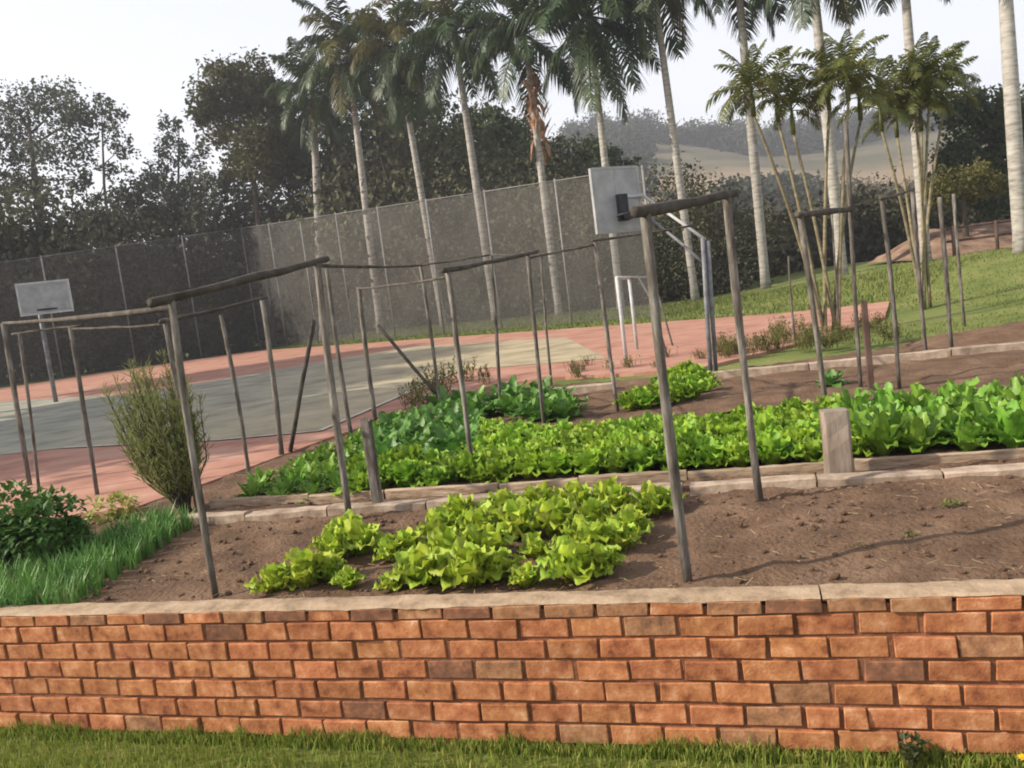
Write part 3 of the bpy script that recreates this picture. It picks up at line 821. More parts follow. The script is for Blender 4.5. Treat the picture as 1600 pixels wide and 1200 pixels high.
for k in range(5000):
    u, v = rnd.uniform(340, 800), rnd.uniform(640, 795)
    if not inpoly(u, v, tri): continue
    p = at(u, v)
    if any((p.x - q.x) ** 2 + (p.y - q.y) ** 2 < .155 ** 2 for q in got): continue
    got.append(p)
    if u > 740 or (u > 560 and v > 735): veg('lettuce', 'lettuce', p.x, p.y, rnd.uniform(.95, 1.25), 'bright lettuce of the middle bed around the short brown stake', 'lettuce', 'middle bed lettuces around the stake')
    elif u > 585: veg('kale', 'leafy_plant', p.x, p.y, rnd.uniform(1.1, 1.5), 'darker bluish green leafy plant behind the short brown stake', 'plant', 'dark leafy plants behind the stake')
    else: veg('low', 'leafy_plant', p.x, p.y, rnd.uniform(1.0, 1.4), 'low mid green leafy plant at the left tip of the middle bed', 'plant', 'leafy plants at the left tip of the middle bed')
# dark kale patch and the small far lettuce patch
for (u, v) in [(735, 655), (765, 650), (795, 648), (825, 655), (855, 655), (880, 645), (750, 640), (780, 635), (810, 640), (840, 640), (868, 632), (705, 650), (720, 638), (690, 640), (845, 625), (800, 628), (885, 655)]:
    p = at(u, v); veg('kale', 'kale_plant', p.x, p.y, rnd.uniform(1.2, 1.75), 'very dark green kale plant in the clump before the red court', 'kale', 'dark kale clump before the court')
for (u, v) in [(985, 640), (1010, 638), (1035, 634), (1060, 628), (1085, 622), (1105, 612), (1000, 628), (1028, 622), (1052, 616), (1078, 608), (1100, 600), (1035, 608), (1062, 602), (1088, 594), (1075, 590), (1052, 596)]:
    p = at(u, v); veg('lettuce', 'lettuce', p.x, p.y, rnd.uniform(1.0, 1.3), 'fresh green lettuce in the small far patch left of the metal stand foot', 'lettuce', 'lettuces in the small far patch')
p = at(1300, 602); veg('kale', 'cabbage', p.x, p.y, 1.1, 'lone pale plant on the brown far bed beside a thin pole', 'cabbage', None).data = head_mesh('kale', 77, M['onion'])

# weeds on the bare front soil
for (u, v, wsc, lab) in ((1490, 790, 1.0, 'small sparse weed on the bare soil right of the stump'), (1420, 838, .7, 'tiny weed by the thin shadow line on bare soil'), (1345, 856, .6, 'tiny weed in the middle of the bare front soil')):
    p = at(u, v); m = MB(); r = random.Random(u)
    for i in range(26):
        q = Vector((r.gauss(0, .018), r.gauss(0, .012), .004)); leaf_quad(m, q, rdir(r, .05), Vector((0, 0, 1)), .035 * wsc, .015 * wsc)
    tag(m.build('weed', M['weed'], None, p), lab, 'weed')

# onion bed and left bushes
def tuft_mesh(n, h, w, spread, seed, material):
    r = random.Random(seed); m = MB()
    for i in range(n):
        a = r.uniform(0, 6.28); hh = h * r.uniform(.6, 1.1); sp_ = spread * r.uniform(.1, 1)
        b = Vector((r.gauss(0, .012), r.gauss(0, .012), -.01)); d = Vector((math.cos(a), math.sin(a), 0)); sd = Vector((-d.y, d.x, 0)) * w * .5
        p1 = b + d * sp_ * .3 + Vector((0, 0, hh * .6)); p2 = b + d * sp_ + Vector((0, 0, hh))
        m.add([b - sd, b + sd, p1 + sd * .8, p1 - sd * .8, p2], [(0, 1, 2, 3), (3, 2, 4)])
    return m.mesh('onion_plant', material)
TUFT = [tuft_mesh(20, .155, .007, .09, 70 + i, M['onion']) for i in range(5)]
o1, o2 = at(95, 962), at(300, 822)
od = Vector((o2.x - o1.x, o2.y - o1.y)); OL = od.length; od.normalize(); on = Vector((-od.y, od.x))
for row in range(11):
    s = rnd.uniform(0, .05)
    while s < OL:
        wd = .085 * row * (1 - .6 * s / OL)
        x, y = o1.x + od.x * s + on.x * wd + rnd.uniform(-.02, .02), o1.y + od.y * s + on.y * wd + rnd.uniform(-.02, .02)
        o = put('onion_plant', rnd.choice(TUFT), None, (x, y, H(x, y)), (0, 0, rnd.uniform(0, 6.28)), rnd.uniform(.8, 1.25))
        tag(o, 'bluish green onion plant in the strip bed at the lower left', 'onion', 'onion plants in the strip bed')
        s += rnd.uniform(.075, .1)

def bush(name, label, cat, base, blobs, n, L, W, material, seed, stems=True):
    r = random.Random(seed); t = thing(name, label, cat, base)
    m = MB()
    for (c, rad) in blobs: leafy(m, c, rad, n, L, W, r, .0)
    m.build('foliage', M[material], t)
    if stems:
        m = MB()
        for (c, rad) in blobs:
            m.tube([(0, 0, -.03), Vector(c) * .5 + Vector((.02, .01, 0)), Vector(c)], [.012, .008, .004], 5)
        m.build('stem', M['bark'], t)
    return t
p = at(60, 890)
bush('bush', 'dense dark green bush at the left edge behind the onions', 'bush', p, [((-.12, .05, .18), (.17, .17, .17)), ((.06, .0, .2), (.17, .17, .18)), ((.18, .03, .12), (.10, .12, .12)), ((-.28, .05, .16), (.17, .17, .17)), ((0, .2, .22), (.2, .16, .18)), ((-.25, .3, .25), (.2, .16, .2)), ((-.5, .1, .18), (.2, .2, .2))], 420, .055, .035, 'bush', 4)
p = at(175, 812)
bush('leafy_plant', 'pale yellowish leafy plant between the dark bush and the wispy shrub', 'plant', p, [((-.06, 0, .07), (.09, .09, .07)), ((.08, .02, .06), (.09, .09, .06)), ((.0, .12, .07), (.1, .08, .06))], 60, .075, .035, 'pale', 5, False)
# wispy upright shrub
p = at(292, 800); r = random.Random(9)
t = thing('wispy_shrub', 'tall wispy olive green shrub wrapped round slim posts at the court corner', 'shrub', p)
m = MB(); st = MB()
for i in range(80):
    a = r.uniform(0, 6.28); s_ = (r.random() ** .5) * .30; h = r.uniform(.7, 1.12) * (1.02 - .3 * (s_ / .30) ** 2)
    tip = Vector((math.cos(a) * s_ - .10, math.sin(a) * s_, h)); midp = Vector((math.cos(a) * s_ * .75 - .04, math.sin(a) * s_ * .75, h * .45))
    pts = [Vector((r.uniform(-.03, .03), r.uniform(-.03, .03), 0)), midp, tip]
    st.tube([pts[0], midp * .5, midp, (midp + tip) / 2, tip], [.006, .005, .004, .003, .002], 4)
    for j in range(85):
        t_ = r.uniform(.2, 1); q = (pts[0] * (1 - t_) + midp * t_) if False else (midp * 2 * t_ if t_ < .5 else midp + (tip - midp) * (t_ - .5) * 2)
        dd = (Vector((0, 0, 1)) + rdir(r) * .8).normalized()
        leaf_quad(m, q + rdir(r) * .02, dd, Vector((r.uniform(-1, 1), r.uniform(-1, 1), .2)), r.uniform(.05, .10), .0075)
m.build('foliage', M['wispy'], t); st.build('stem', M['bark'], t)
# olive weeds before the court
def weed_mesh(seed, h, n, material):
    r = random.Random(seed); m = MB()
    for i in range(n):
        a = r.uniform(0, 6.28); b = Vector((r.gauss(0, .06), r.gauss(0, .06), 0)); top_ = b + Vector((math.cos(a) * .07, math.sin(a) * .07, h * r.uniform(.5, 1.1)))
        m.tube([b, (b + top_) / 2, top_], [.003, .0025, .001], 3, False)
        for j in range(9): leaf_quad(m, b + (top_ - b) * r.uniform(.2, 1), rdir(r, -.2), Vector((0, 0, 1)), .05, .018)
    return m.mesh('weed_plant', material)
WEED = [weed_mesh(200 + i, .22, 14, M['weed']) for i in range(5)]
for i in range(56):
    u = rnd.uniform(1125, 1400); lo = 562 - (u - 1125) * .085; v = lo - rnd.uniform(0, 36) * (1 if u > 1200 else .5)
    p = at(u, v); o = put('weed_plant', rnd.choice(WEED), None, p, (0, 0, rnd.uniform(0, 6.28)), rnd.uniform(.7, 1.2))
    tag(o, 'low olive brown weed on the strip between far kerb and red court', 'weed', 'weeds between far kerb and court')
for (u, v, s) in [(655, 628, 1.6), (672, 610, 1.5), (700, 600, 1.6), (730, 598, 1.5), (690, 622, 1.7), (760, 600, 1.3), (660, 645, 1.4), (640, 640, 1.2)]:
    p = at(u, v); o = put('weed_plant', rnd.choice(WEED), None, p, (0, 0, rnd.uniform(0, 6.28)), s)
    tag(o, 'tall olive weed behind the dark leafy plants under the leaning stick', 'weed', 'tall weeds under the leaning stick')
for i in range(16):
    u = rnd.uniform(890, 1120); v = 600 - (u - 890) * .12 - rnd.uniform(0, 25)
    p = at(u, v); o = put('weed_plant', rnd.choice(WEED), None, p, (0, 0, rnd.uniform(0, 6.28)), rnd.uniform(.5, .8))
    tag(o, 'low reddish brown weed between the kale clump and the metal stand', 'weed', 'weeds left of the metal stand')
# grass tufts on the bank to the right
def bank_place(g, n):
    x = g.uniform(4.5, 16, n); y = g.uniform(8.8, 24, n)
    P = []
    for a, b in zip(x, y):
        if far_side(a, b) < .3 and not (b > 14.2 + (a - 8) * -.1 or a > 7.4 or b < 12.0): continue
        if (b < 10.2 and a < 6) or (far_side(a, b) < .2 and a < 6.5 and b > 12): continue
        P.append((a, b, H(a, b) - .02))
    return np.array(P)
g3 = blades('bank_grass', 30000, bank_place, .015, .045, .014, M['field'], 8)
tag(g3, 'sunlit yellow-green grass on the bank at the right', 'grass', kind='stuff')
def strip_place(g, n):
    k = g.uniform(0, 32, n); q = g.uniform(.2, 5, n)
    x = 7.5 - .62 * k + .784 * q; y = 16.2 + .784 * k + .62 * q
    return np.array([(a, b, H(a, b) - .02) for a, b in zip(x, y)])
g4 = blades('verge_grass', 24000, strip_place, .03, .11, .025, M['field'], 9)
tag(g4, 'rough grass verge along the far side of the red court', 'grass', kind='stuff')
# soil heap at the right behind the far kerb
p = at(1560, 535)
m = MB(); nx, ny = 30, 14
for j in range(ny):
    for i in range(nx):
        x = (i / (nx - 1) - .5) * 3.4; y = (j / (ny - 1) - .5) * 1.3
        z = .17 * max(0, 1 - (2 * x / 3.4) ** 2) * max(0, 1 - (2 * y / 1.3) ** 2) ** .7 - .03 + .03 * mnoise.fractal(Vector((x * 4, y * 4, 2)), .8, 2, 4)
        m.v.append((x, y, z))
m.f = [(j * nx + i, j * nx + i + 1, (j + 1) * nx + i + 1, (j + 1) * nx + i) for j in range(ny - 1) for i in range(nx - 1)]
o = m.build('soil_heap', M['soil'], None, (p.x + .9, p.y + .55, p.z - .02), smooth=True); o.rotation_euler = (0, 0, -.2)
tag(o, 'low reddish brown soil heap behind the far kerb at the right', 'soil heap')

# ------------------------------------------------------------------ basketball stands, goal
def ring(m, c, rad, tr, n=20, k=6, nrm=Vector((0, 0, 1))):
    c = Vector(c); vs = []; fs = []
    for i in range(n):
        a = 2 * math.pi * i / n
        for j in range(k):
            b = 2 * math.pi * j / k
            vs.append(c + Vector((math.cos(a) * (rad + tr * math.cos(b)), math.sin(a) * (rad + tr * math.cos(b)), tr * math.sin(b))))
    for i in range(n):
        for j in range(k):
            fs.append((i * k + j, ((i + 1) % n) * k + j, ((i + 1) % n) * k + (j + 1) % k, i * k + (j + 1) % k))
    m.add(vs, fs)

P = at(1113, 582); Dp = P.y
bc = aty(964, 312, Dp + .4)                      # board centre
t = thing('basketball_stand', 'basketball stand with grey board on a double metal pole before the court', 'basketball stand', P)
L = lambda q: Vector(q) - P
for k, (tu, tv, bu, bv) in enumerate(((1098, 372, 1110, 583), (1106, 376, 1118, 581))):
    b_ = at(bu, bv); a_ = aty(tu, tv, Dp); m = MB()
    m.tube([L(b_) - Vector((0, 0, .08)), L(a_) * .5 + L(b_) * .5, L(a_)], .026, 10); m.build('pole', M['steel'], t, smooth=True)
ptop = aty(1102, 372, Dp)
bdir = Vector((math.cos(R(24)), math.sin(R(24)), 0))       # board width direction
bnor = Vector((bdir.y, -bdir.x, 0))
for k, dz in enumerate((-.02, -.32)):
    m = MB(); e = bc + Vector((.32, .1, .02 - .22 * k))
    m.tube([L(ptop) + Vector((0, 0, dz)), L(e) * .45 + L(ptop) * .55 + Vector((0, 0, dz * .5)), L(e)], .018, 8)
    m.tube([L(e), L(bc) + Vector((.05, .03, .02 - .22 * k))], .022, 8); m.build('arm', M['white_metal'] if k == 0 else M['steel'], t, smooth=True)
rot = Matrix((( bdir.x, -bdir.y, 0), (bdir.y, bdir.x, 0), (0, 0, 1)))
m = MB(); m.box(L(bc), (.62, .03, .72), rot); o = m.build('backboard', M['board'], t)
m = MB()
for dx, dz, w, h in ((-.305, 0, .03, .74), (.305, 0, .03, .74), (0, .36, .58, .03), (0, -.36, .58, .03), (0, 0, .025, .68)):
    m.box(L(bc) + bdir * dx + Vector((0, 0, dz)) - bnor * .002, (w, .045, h), rot)
m.build('board_frame', M['board'], t)
m = MB(); hc = L(bc) + bnor * -.0 + Vector((.10, -.22, -.20)); ring(m, hc, .15, .012); m.build('hoop', M['black_metal'], t)
m = MB(); m.box(L(bc) + Vector((.05, -.05, -.10)), (.12, .06, .30), rot); m.box(hc + Vector((0, .14, 0)), (.1, .12, .08)); m.build('hoop_bracket', M['black_metal'], t)
# far left board
bd2 = aty(70, 465, 19.0); g0 = Vector((bd2.x - .5, bd2.y + .6, 0)); g0.z = H(g0.x, g0.y)
t = thing('basketball_stand', 'distant grey basketball board at the left end of the court', 'basketball stand', g0)
m = MB(); m.tube([(0, 0, -.1), (0, 0, 1.4), (0, 0, bd2.z - g0.z - .1)], .05, 10); m.build('pole', M['steel'], t, smooth=True)
m = MB(); m.tube([(0, 0, bd2.z - g0.z - .25), Vector(bd2 - g0) + Vector((0, 0, -.1))], .035, 8); m.build('arm', M['steel'], t, smooth=True)
r2 = Matrix.Rotation(R(20), 3, 'Z')
m = MB(); m.box(bd2 - g0, (1.05, .04, .70), r2); m.build('backboard', M['board'], t)
m = MB(); ring(m, Vector(bd2 - g0) + Vector((.15, -.27, -.28)), .2, .014); m.build('hoop', M['black_metal'], t)
m = MB()
for dx, dz, w, h in ((-.52, 0, .04, .74), (.52, 0, .04, .74), (0, .345, 1.0, .04), (0, -.345, 1.0, .04)):
    m.box(Vector(bd2 - g0) + r2 @ Vector((dx, -.005, dz)), (w, .055, h), r2)
m.build('board_frame', M['white_metal'], t)
# small goal frame under the right board
P = at(979, 566); tp = aty(964, 434, P.y)
t = thing('goal_frame', 'white tubular goal post standing on the court under the basketball board', 'goal', P)
gx = Vector((.24, .97, 0)).normalized(); hgt = tp.z - P.z
m = MB(); m.tube([(0, 0, -.03), (0, 0, hgt)], .028, 8); m.build('post', M['white_metal'], t, smooth=True)
m = MB(); m.tube([(0, 0, hgt), gx * 1.9 + Vector((0, 0, hgt))], .026, 8); m.build('crossbar', M['white_metal'], t, smooth=True)
m = MB(); m.tube([gx * 1.9 + Vector((0, 0, hgt)), gx * 1.9 + Vector((0, 0, -.02))], .028, 8); m.build('post', M['white_metal'], t, smooth=True)
for q in (0, 1.9):
    m = MB(); m.tube([gx * q + Vector((0, 0, hgt)), gx * q + Vector((.28, -.1, hgt - .02)), gx * q + Vector((.42, -.15, hgt * .7)), gx * q + Vector((.55, -.2, 0))], .016, 6); m.build('back_stay', M['net_pole'], t, smooth=True)

# ------------------------------------------------------------------ court fence
FP = [Vector((4.2, 22.7)), Vector((-13.0, 44.2)), Vector((-29, 28))]
FT = [4.85, 7.35, 5.0]
o = FP[0]
fence = thing('court_fence', 'tall grey net fence on slim poles along the far side of the court', 'fence', (o.x, o.y, H(o.x, o.y)))
fo = Vector((o.x, o.y, H(o.x, o.y)))
for sgm in range(2):
    a, b = FP[sgm], FP[sgm + 1]; n = 8 if sgm == 0 else 7
    for i in range(n):
        p0 = a.lerp(b, i / n); p1 = a.lerp(b, (i + 1) / n)
        z0 = FT[sgm] + (FT[sgm + 1] - FT[sgm]) * i / n; z1 = FT[sgm] + (FT[sgm + 1] - FT[sgm]) * (i + 1) / n
        g0_, g1_ = H(p0.x, p0.y), H(p1.x, p1.y)
        m = MB(); m.tube([Vector((p0.x, p0.y, g0_ - .2)) - fo, Vector((p0.x, p0.y, z0 + .06)) - fo], .034, 8); m.build('fence_post', M['net_pole'], fence, smooth=True)
        if i % 2 == 0:
            nr = Vector((b.y - a.y, -(b.x - a.x))).normalized()
        m = MB(); k = 6; kk = 5; vs = []
        for c in range(k + 1):
            for d in range(kk + 1):
                f = c / k; pz = p0.lerp(p1, f); gz = g0_ + (g1_ - g0_) * f; tz = z0 + (z1 - z0) * f - .05 * math.sin(f * math.pi)
                bulge = .05 * mnoise.noise(Vector((c * .7 + i * 5, d * .8, sgm)))
                vs.append(Vector((pz.x + bulge, pz.y + bulge, gz + .03 + (tz - gz - .03) * d / kk)) - fo)
        m.add(vs, [(c * (kk + 1) + d, (c + 1) * (kk + 1) + d, (c + 1) * (kk + 1) + d + 1, c * (kk + 1) + d + 1) for c in range(k) for d in range(kk)])
        m.build('net_panel', M['net'], fence)
        m = MB(); m.tube([Vector((p0.x, p0.y, z0)) - fo, Vector((p1.x, p1.y, z1)) - fo], .018, 6); m.build('top_rail', M['net_pole'], fence, smooth=True)

# ------------------------------------------------------------------ trees
DENS = 4.6
def crown_mesh(blobs, per, size, material, seed, name='crown'):
    """many small leaf cards spread through clumps; blobs: (centre, radius)"""
    g = np.random.default_rng(seed); C = []; Nn = []
    for c, rad in blobs:
        n = int(per * rad ** 2 * DENS)
        k = max(8, int(n / 22))
        cd = g.normal(size=(k, 3)); cd /= np.linalg.norm(cd, axis=1)[:, None]
        cc = np.array(c) + cd * rad * (g.uniform(.25, 1.0, (k, 1)) ** .5) * np.array([1, 1, .85])
        idx = g.integers(0, k, n)
        q = cc[idx] + g.normal(size=(n, 3)) * rad * .2
        C.append(q)
    C = np.concatenate(C); n = len(C)
    a = g.normal(size=(n, 3)); a /= np.linalg.norm(a, axis=1)[:, None]
    b = g.normal(size=(n, 3)); b -= a * (a * b).sum(1)[:, None]; b /= np.linalg.norm(b, axis=1)[:, None]
    s = size * .66 * g.uniform(.6, 1.4, (n, 1))
    nn = np.cross(a, b) * s * .25
    V = np.stack([C - a * s, C + b * s * .55 + nn, C + a * s, C - b * s * .55 + nn], 1)
    F = np.arange(n * 4).reshape(n, 4)
    return np_mesh(name, V, F, material)

def tree(name, label, depth, base_px, blobs_px, material, per, leaf, group=None, trunk_r=.16, seed=0, dd=.8):
    r = random.Random(seed + 500)
    b = aty(base_px[0], base_px[1], depth); b.z = H(b.x, b.y) - .1
    t = thing(name, label, 'tree', b, 0, group)
    bl = []
    for (u, v, rp) in blobs_px:
        rad = rp / FPX * depth
        dep = depth + r.uniform(-1, 1) * rad * dd * 2
        c = aty(u, v, dep) - b
        bl.append((tuple(c), rad))
    put('crown', crown_mesh(bl, per, leaf, M[material], seed), t)
    cx = sum(c[0] for c, _ in bl) / len(bl); cy = sum(c[1] for c, _ in bl) / len(bl)
    ztop = max(c[2] for c, _ in bl); zlow = min(c[2] - q for c, q in bl)
    fork = Vector((cx * .5, cy * .5, max(1.0, zlow + (ztop - zlow) * .25)))
    topp = Vector((cx, cy, ztop))
    m = MB(); m.tube([(0, 0, -.2), Vector((cx * .2, cy * .2, fork.z * .5)), fork, fork.lerp(topp, .5), topp], [trunk_r * 1.2, trunk_r, trunk_r * .8, trunk_r * .5, trunk_r * .15], 9, True, .06)
    for c, rad in bl:
        c = Vector(c); st_ = fork.lerp(topp, max(0, min(.8, (c.z - fork.z) / max(.5, ztop - fork.z) * .6)))
        m.tube([st_, st_.lerp(c, .5) + Vector((0, 0, -.1 * rad)), c], [trunk_r * .4, trunk_r * .25, trunk_r * .08], 5)
        for k in range(3):
            e = c + rdir(r) * rad * .8
            m.tube([st_.lerp(c, .6), e], [trunk_r * .15, trunk_r * .04], 4, False)
    m.build('trunk', M['bark'], t)
    return t

tree('tree', 'tall loose-crowned tree at the far left edge of the treeline', 46, (80, 470), [(30, 170, 38), (90, 160, 40), (130, 172, 34), (40, 230, 38), (100, 228, 44), (15, 285, 28), (60, 290, 30), (120, 280, 22), (-5, 205, 30), (-40, 240, 36)], 'tree_grey', 105, .17, trunk_r=.2, seed=1)
tree('tree', 'slender sparse tree just right of the tall far-left tree', 50, (175, 460), [(178, 190, 26), (188, 228, 22), (172, 268, 20), (152, 312, 22), (165, 160, 16)], 'tree_grey', 80, .17, trunk_r=.1, seed=2)
tree('tree', 'low olive tree at the left edge above the fence', 42, (15, 440), [(10, 370, 30), (45, 382, 26), (-30, 375, 32), (5, 400, 30)], 'tree_olive', 200, .15, trunk_r=.15, seed=3)
tree('tree', 'rounded olive tree left of the first palm', 44, (415, 460), [(340, 135, 36), (388, 122, 38), (425, 165, 42), (350, 190, 42), (405, 230, 42), (318, 168, 26), (445, 215, 38), (372, 262, 28), (425, 255, 36), (455, 265, 32), (400, 150, 36)], 'tree_olive', 250, .17, trunk_r=.15, seed=4)
tree('tree', 'thin greyish tree between the two taller left trees', 48, (290, 460), [(265, 190, 18), (270, 232, 26), (300, 240, 26), (246, 262, 24), (310, 285, 26), (342, 282, 22)], 'tree_grey', 100, .16, trunk_r=.09, seed=5)
tree('tree', 'low spreading dark tree along the fence top at the left', 45, (330, 450), [(232, 292, 26), (272, 302, 28), (330, 300, 32), (385, 312, 28), (440, 300, 32), (195, 308, 24), (290, 330, 30), (220, 335, 30), (120, 350, 30), (155, 345, 28), (255, 345, 34), (320, 345, 32), (380, 345, 32), (430, 340, 30), (185, 355, 30), (80, 370, 26)], 'tree_grey', 170, .17, trunk_r=.18, seed=6)
tree('tree', 'dark tree behind the first two palms', 47, (520, 450), [(480, 262, 38), (540, 222, 42), (522, 290, 36), (590, 252, 36), (455, 215, 28), (560, 300, 30)], 'tree_dark', 170, .18, trunk_r=.22, seed=7)
tree('tree', 'dense dark tree behind the third palm', 46, (625, 450), [(602, 200, 42), (660, 182, 40), (640, 250, 44), (692, 222, 38), (600, 292, 36), (680, 285, 36)], 'tree_dark', 200, .18, trunk_r=.24, seed=8)
tree('tree', 'dark rounded tree behind the fourth palm', 45, (770, 440), [(740, 205, 36), (800, 212, 36), (770, 190, 28), (760, 262, 42), (822, 252, 36), (715, 275, 32)], 'tree_dark', 210, .18, trunk_r=.22, seed=9)
tree('tree', 'broad low dark tree right of the fifth palm', 44, (905, 430), [(872, 242, 30), (922, 240, 27), (960, 250, 20), (988, 256, 12), (880, 275, 32), (940, 280, 30), (842, 275, 28), (900, 310, 30)], 'tree_dark', 230, .17, trunk_r=.18, seed=10)
tree('tree', 'big dark green tree at the right edge behind the grass bank', 30, (1545, 375), [(1500, 175, 36), (1548, 172, 36), (1592, 200, 38), (1530, 230, 46), (1582, 268, 44), (1492, 240, 30), (1625, 170, 40), (1545, 300, 38), (1600, 320, 34), (1650, 250, 45), (1480, 290, 28)], 'tree_dark', 420, .13, trunk_r=.2, seed=11)
tree('tree', 'yellowish olive shrubby tree in front of the big dark tree', 24, (1510, 368), [(1480, 285, 26), (1520, 278, 28), (1552, 290, 22), (1462, 302, 22), (1500, 305, 26)], 'tree_yellow', 600, .09, trunk_r=.08, seed=12)

# shade trees standing left of the court, outside the view: their shade lies over the left of the court
def shade_tree(x, y, h, seed, label):
    r = random.Random(seed); b = Vector((x, y, H(x, y) - .1)); t = thing('tree', label, 'tree', b)
    bl = [((r.uniform(-1.6, 1.6), r.uniform(-2.2, 2.2), h - r.uniform(1.0, 4.0)), r.uniform(1.0, 1.7)) for _ in range(11)]
    put('crown', crown_mesh(bl, 190, .2, M['tree_olive'], seed), t)
    m = MB(); m.tube([(0, 0, -.2), (.1, .05, h * .35), (0, 0, h * .7), (0, 0, h * .9)], [.22, .17, .1, .03], 9)
    for c, rad in bl: m.tube([(0, 0, h * .45), Vector(c) * .6 + Vector((0, 0, h * .2)), c], [.09, .06, .02], 5)
    m.build('trunk', M['bark'], t)
for i, (x, y, h, nm) in enumerate(((-15.5, 9.5, 8.8, 'nearest'), (-16.5, 13.5, 9.6, 'second'), (-18.5, 17.5, 10.6, 'third'), (-21, 21.5, 11.8, 'fourth')  )):
    shade_tree(x, y, h, 600 + i, nm + ' of the leafy shade trees standing in a row left of the court')

# hedge of shrubs behind the net
r = random.Random(21)
HM = [crown_mesh([((0, 0, 1.3), 1.3), ((.9, .3, 1.6), 1.1), ((-.9, -.2, 1.5), 1.1), ((.2, .2, 2.6), 1.0), ((-.4, .1, .6), 1.0), ((.6, 0, .6), 1.0)], 210, .085, M['hedge'], 300 + i) for i in range(4)]
SM = []
for i in range(3):
    m = MB(); rr = random.Random(i)
    for k in range(5):
        a = rr.uniform(0, 6.28); m.tube([(0, 0, -.2), (math.cos(a) * .3, math.sin(a) * .3, 1), (math.cos(a) * .7, math.sin(a) * .7, 2.4)], [.07, .05, .02], 5)
    SM.append(m.mesh('stem', M['bark']))
i = 0
for sgm, n in ((0, 17), (1, 14)):
    a, b = FP[sgm], FP[sgm + 1]; d = (b - a).normalized(); nr = Vector((d.y, -d.x))
    if nr.y < 0 and sgm == 0: nr = -nr
    if sgm == 1: nr = Vector((-abs(nr.x), abs(nr.y)))
    for k in range(n):
        q = a.lerp(b, (k + .5) / n) + nr * (5.2 + r.uniform(-.6, 1.6))
        if sgm == 0 and k < 1: continue
        sc_ = -.3 * (sgm == 0 and k < 4) + 1.35 + r.uniform(-.15, .3) + (.5 if sgm == 0 and k > 6 else 0) + (.35 if sgm == 1 else 0) + (.75 if (sgm == 0 and k > 10) or (sgm == 1 and k < 7) else 0)
        seg = 'right half of the court net fence' if sgm == 0 and k < 7 else ('fence corner left of the palm row' if sgm == 0 and k > 12 else ('middle palms of the row' if sgm == 0 else 'far left basketball board'))
        t = thing('shrub', 'grey-green hedge shrub behind the net by the ' + seg, 'shrub', (q.x, q.y, H(q.x, q.y)), r.uniform(0, 6.28), 'hedge shrubs by the ' + seg)
        t.scale = (sc_, sc_, sc_ * r.uniform(.95, 1.2))
        put('crown', HM[i % 4], t); put('stem', SM[i % 3], t); i += 1

for (x, y, sc_) in ((-13.5, 49.5, 2.3), (-16.5, 47.5, 2.3), (-10.5, 49.0, 2.2), (-18.5, 44.5, 2.2), (-8.5, 46.0, 2.0), (-15, 53, 2.5), (-11.5, 53, 2.4), (-14.6, 46.6, 1.8)):
    t = thing('shrub', 'tall hedge shrub filling the fence corner below the rounded olive tree', 'shrub', (x, y, H(x, y)), r.uniform(0, 6.28), 'tall shrubs in the fence corner')
    t.scale = (sc_, sc_, sc_ * 1.05)
    put('crown', HM[i % 4], t); put('stem', SM[i % 3], t); i += 1

# ------------------------------------------------------------------ palms
def frond_mesh(L, e0, droop, nl, ll, lw, seed, material, hang=.6, plum=.5):
    r = random.Random(seed); m = MB(); pts = []; x = z = 0.0; n = 12; e = e0
    for i in range(n + 1):
        pts.append(Vector((x, 0, z))); u = i / n
        e = e0 - droop * (u ** 1.3)
        x += math.cos(e) * L / n; z += math.sin(e) * L / n
    m.tube(pts, [.035 * L / 2.6 * (1 - .85 * i / n) for i in range(n + 1)], 4, False)
    for i in range(nl):
        u = .14 + .86 * (i + r.random() * .5) / nl
        f = u * n; k = min(n - 1, int(f)); p = pts[k].lerp(pts[k + 1], f - k); tg = (pts[k + 1] - pts[k]).normalized()
        le = ll * (math.sin(math.pi * min(1, .16 + u * .82)) ** .7) * r.uniform(.85, 1.12)
        for sd in (-1, 1):
            up = r.uniform(-plum, plum)
            d = (Vector((0, sd, 0)) + tg * .75 + Vector((0, 0, up))).normalized()
            q1 = p + d * le * .5 + Vector((0, 0, -hang * le * .12)); q2 = p + d * le * .88 + Vector((0, 0, -hang * le * .62))
            w = tg * lw * .5
            m.add([p - w * .6, p + w * .6, q1 + w, q1 - w, q2], [(0, 1, 2, 3), (3, 2, 4)])
    return m.mesh('frond', material)
FR = {}
for kname, mt in (('g', 'palm_leaf'), ('o', 'palm_olive')):
    FR[kname] = [frond_mesh(3.5, R(e0), R(dr), 54, .95, .085, 400 + i, M[mt], hang=h) for i, (e0, dr, h) in enumerate(((72, 70, .7), (55, 100, .9), (38, 112, 1.0), (18, 105, 1.1), (-8, 78, 1.1), (-38, 48, 1.0), (-60, 26, .9)))]

